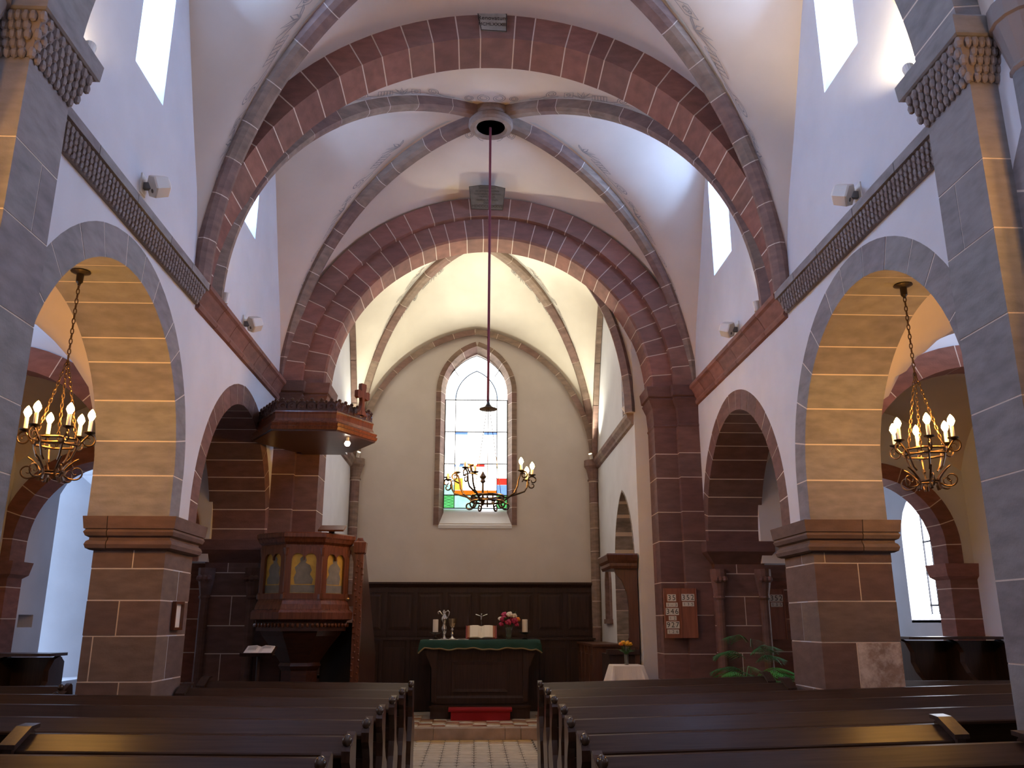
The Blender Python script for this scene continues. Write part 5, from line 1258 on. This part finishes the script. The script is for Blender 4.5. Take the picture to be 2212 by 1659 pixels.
# ================================================================== SIDE TABLE WITH FLOWERS
tx, ty = 2.13, 12.55
t = empty('side_table', (tx, ty, 0)); tag(t, 'small table hidden under a white cloth by the right chancel pier', 'table')
for q in ((-.17, -.17), (.17, -.17), (.17, .17), (-.17, .17)): obj('leg', MB().box(tx+q[0]-.02, tx+q[0]+.02, ty+q[1]-.02, ty+q[1]+.02, 0, 1.10), 'stall_wood', t)
obj('table_top', MB().box(tx-.2, tx+.2, ty-.2, ty+.2, 1.10, 1.125), 'stall_wood', t)
cl = MB(); R = []
for z, p, w in ((1.13, -.255, 0), (1.131, .0, 0), (1.12, .012, 0), (1.0, .035, .01), (.85, .065, .022), (.72, .09, .03)):
    ring_ = []
    for i in range(64):
        a = i/64*8; sd = int(a//2); f = (a % 2)-1
        corner = [(1, f), (-f, 1), (-1, -f), (f, -1)][sd]
        e = .205+p*.8; fold = w*math.cos(f*7)+(w*1.4 if abs(f) > .8 else 0)
        nx_, ny_ = [(1, 0), (0, 1), (-1, 0), (0, -1)][sd]
        ring_.append((tx+corner[0]*e+nx_*fold, ty+corner[1]*e+ny_*fold, z-(.05 if z < .8 and abs(f) > .85 else 0)))
    R.append(ring_)
cl.rings(R, cap=False); cl.f.append(tuple(range(64)))
t = obj('tablecloth', cl, 'white_cloth', smooth=False); tag(t, 'white cloth hanging over the small side table', 'tablecloth')
t = empty('flower_vase', (tx+.0, ty-.05, 1.133)); tag(t, 'slim glass of yellow and orange flowers on the white side table', 'vase')
zz = 1.133; x, y = tx, ty-.05
obj('glass_vase', MB().lathe([(.028, 0), (.03, .008), (.032, .14), (.029, .14), (.026, .012)], (x, y, zz), 14), 'glass_clear', t, smooth=True)
mb = MB()
for k in range(10):
    a = k*.63; mb.tube([(x, y, zz+.02), (x+.02*math.cos(a), y+.02*math.sin(a), zz+.14), (x+.07*math.cos(a), y+.05*math.sin(a), zz+.25)], .004, 4)
    leaf(mb, (x+.025*math.cos(a), y+.02*math.sin(a), zz+.15+.01*(k % 3)), (math.cos(a), math.sin(a), .6), .12, .022)
obj('leaves', mb, 'leaf_green', t)
for k in range(9):
    a = k*.7; r = .025 if k < 2 else .075; bloom(t, (x+r*math.cos(a), y+r*.6*math.sin(a), zz+.275+.02*(k % 3 == 0)), .030, 'petal_orange' if k % 4 == 1 else 'petal_yellow', 7)
# ================================================================== HYMN BOARDS
def hymn(x0, x1, y, z0, z1, label, cols, cw=.0):
    t = empty('hymn_board', ((x0+x1)/2, y, z0)); tag(t, label, 'hymn board', 'wooden hymn boards')
    obj('board', MB().box(x0, x1, y, y+.03, z0, z1), 'board_wood', t)
    xm = (x0+x1)/2
    for a, b in ((x0, x0+.015), (xm-.008, xm+.008), (x1-.015, x1)): obj('slot_rail', MB().box(a, b, y-.012, y, z0, z1), 'board_wood', t)
    sc = (z1-z0)/.67
    for cxx, rows in cols:
        for s_, zz_, big in rows:
            h = (.095 if big else .06)*sc; w1 = (.062 if big else .055)*sc
            n = len(s_)
            for k, chh in enumerate(s_):
                xx = cxx+(k-(n-1)/2)*w1
                if chh == ' ': continue
                pl = obj('number_card', MB().box(xx-w1/2+.001, xx+w1/2-.001, y-.009, y-.004, zz_-h/2, zz_+h/2), 'tag_white', t)
                obj('numeral', text_mb(chh, h*(1.05 if big else .95), lambda u, w, d: (xx+u, y-.0105+d*.3, zz_+w-.002), 'CENTER', .001), 'ink_black', pl)
    return t
zt = 2.165
rowsA = [('35', zt-.13, 1), ('1-3', zt-.225, 0), ('346', zt-.315, 1), ('12', zt-.405, 0), ('927', zt-.495, 1), ('126', zt-.585, 0)]
rowsB = [('352', zt-.125, 1), ('135', zt-.215, 0)]
hymn(2.645, 3.105, 12.262, 1.495, 2.165, 'brown hymn number board on the front of the right chancel pier', [(2.755, rowsA), (2.985, rowsB)])
hymn(3.99, 4.47, 12.58, 1.47, 2.17, 'second hymn number board half hidden behind the palm', [(4.12, rowsA), (4.35, rowsB)])
# ================================================================== PALM
x, y = 3.55, 11.4
t = empty('potted_palm', (x, y, 0)); tag(t, 'potted parlour palm with feathery green fronds by the right respond', 'plant')
pt = obj('pot', MB().lathe([(.15, 0), (.17, .02), (.21, .34), (.22, .36), (.22, .40), (.20, .40), (.19, .36)], (x, y, 0), 20), 'terracotta', t)
obj('soil', MB().lathe([(.19, .35), (.19, .37)], (x, y, 0), 16), 'soil', pt)
mb = MB()
for k in range(6): a = k*1.05; mb.tube([(x+.05*math.cos(a), y+.05*math.sin(a), .36), (x+.07*math.cos(a), y+.07*math.sin(a), .75), (x+.10*math.cos(a), y+.10*math.sin(a), 1.05)], .011, 5)
obj('cane', mb, 'palm_dark', t)
fr_ = [(PI*1.05, .62, 1.05, 0), (PI*1.3, .42, 1.30, 1), (-.25, .50, 1.35, 0), (.1, .55, 1.18, 0), (-.6, .60, 1.05, 0), (PI*.9, .55, .95, 0), (PI*1.5, .40, 1.2, 0), (.6, .45, 1.62, 1), (1.2, .42, 1.70, 1), (PI*.75, .5, 1.35, 1), (-1.1, .5, 1.0, 0), (PI*1.15, .5, .82, 0), (-.1, .55, .92, 0), (.3, .4, 1.5, 1), (PI*.6, .35, 1.75, 1), (2.6, .4, 1.55, 1), (-1.6, .5, 1.22, 0), (-2.0, .45, 1.38, 0), (-2.5, .5, 1.12, 0), (-.9, .5, 1.32, 0), (-.35, .62, 1.28, 0), (-2.9, .45, 1.30, 0), (-1.3, .3, 1.60, 1)]
for k, (a, L, z, dk) in enumerate(fr_):
    d = Vector((math.cos(a), math.sin(a), 0)); s_ = Vector((-math.sin(a), math.cos(a), 0)); b = Vector((x, y, z-.30))+d*.07
    def Pq(q): return b+d*(L*q)+Z3*(.42*q-.40*q*q*1.15)
    mb = MB().tube([Pq(i/8) for i in range(9)], .004, 4)
    for i in range(2, 19):
        q = i/19; p = Pq(q); l = .24*math.sin(PI*(.18+.78*q))
        for sg in (-1, 1):
            e = p+s_*(sg*l*.85)+d*(l*.6)-Z3*(l*.30); m_ = p.lerp(e, .45)+Z3*.012; w = d*.0095
            mb.add([p-w*.4, p+w*.4, m_+w, m_-w, e], [(0, 1, 2, 3), (3, 2, 4)])
    obj('frond', mb, 'palm_dark' if dk else 'palm_green', t)
# ================================================================== MUSIC STAND, FRAMED PICTURE
x, y = -2.56, 10.80
t = empty('lectern_stand', (x, y, 0)); tag(t, 'slim dark stand with an open white service book by the pulpit', 'stand')
obj('stand_post', MB().lathe([(.16, 0), (.16, .02), (.03, .05), (.022, .3), (.022, 1.33)], (x, y, 0), 12), 'dark_wood', t)
mb = MB().box(-.19, .19, -.13, .13, 0, .015).box(-.19, .19, -.145, -.13, 0, .04)
RS = Matrix.Rotation(.35, 3, 'X'); mb.v = [tuple(RS @ Vector(v)+Vector((x, y, 1.365))) for v in mb.v]; obj('desk_board', mb, 'dark_wood', t)
t = empty('service_book', (x, y, 1.38)); tag(t, 'open white service book on the slim dark stand', 'book')
for q in (-1, 1):
    mb = MB().prism([(0, .016), (q*.05, .034), (q*.16, .026), (q*.165, .017)], 'y', -.115, .12); mb.v = [tuple(RS @ Vector(v)+Vector((x, y, 1.365))) for v in mb.v]; pg = obj('page_block', mb, 'paper_white', t)
    mb = MB()
    for k in range(4 if q < 0 else 2): mb.box(min(q*.03, q*.13), max(q*.03, q*.13), .06-.03*k, .067-.03*k, .0355, .036)
    mb.v = [tuple(RS @ Vector(v)+Vector((x, y, 1.365))) for v in mb.v]; obj('printed_lines', mb, 'ink', pg)
t = empty('picture_frame', (XL+.02, 8.80, 1.63)); tag(t, 'narrow framed notice on the inner face of the left pier', 'picture')
obj('frame_border', curve_plate([(8.70, 1.63), (8.95, 1.63), (8.95, 1.90), (8.70, 1.90)], [[(8.725, 1.655), (8.925, 1.655), (8.925, 1.875), (8.725, 1.875)]], lambda u, w, d: (XL+.022+d, u, w), .036), 'pulpit_wood', t)
obj('picture_sheet', MB().box(XL+.008, XL+.014, 8.72, 8.93, 1.65, 1.88), 'paper', t)
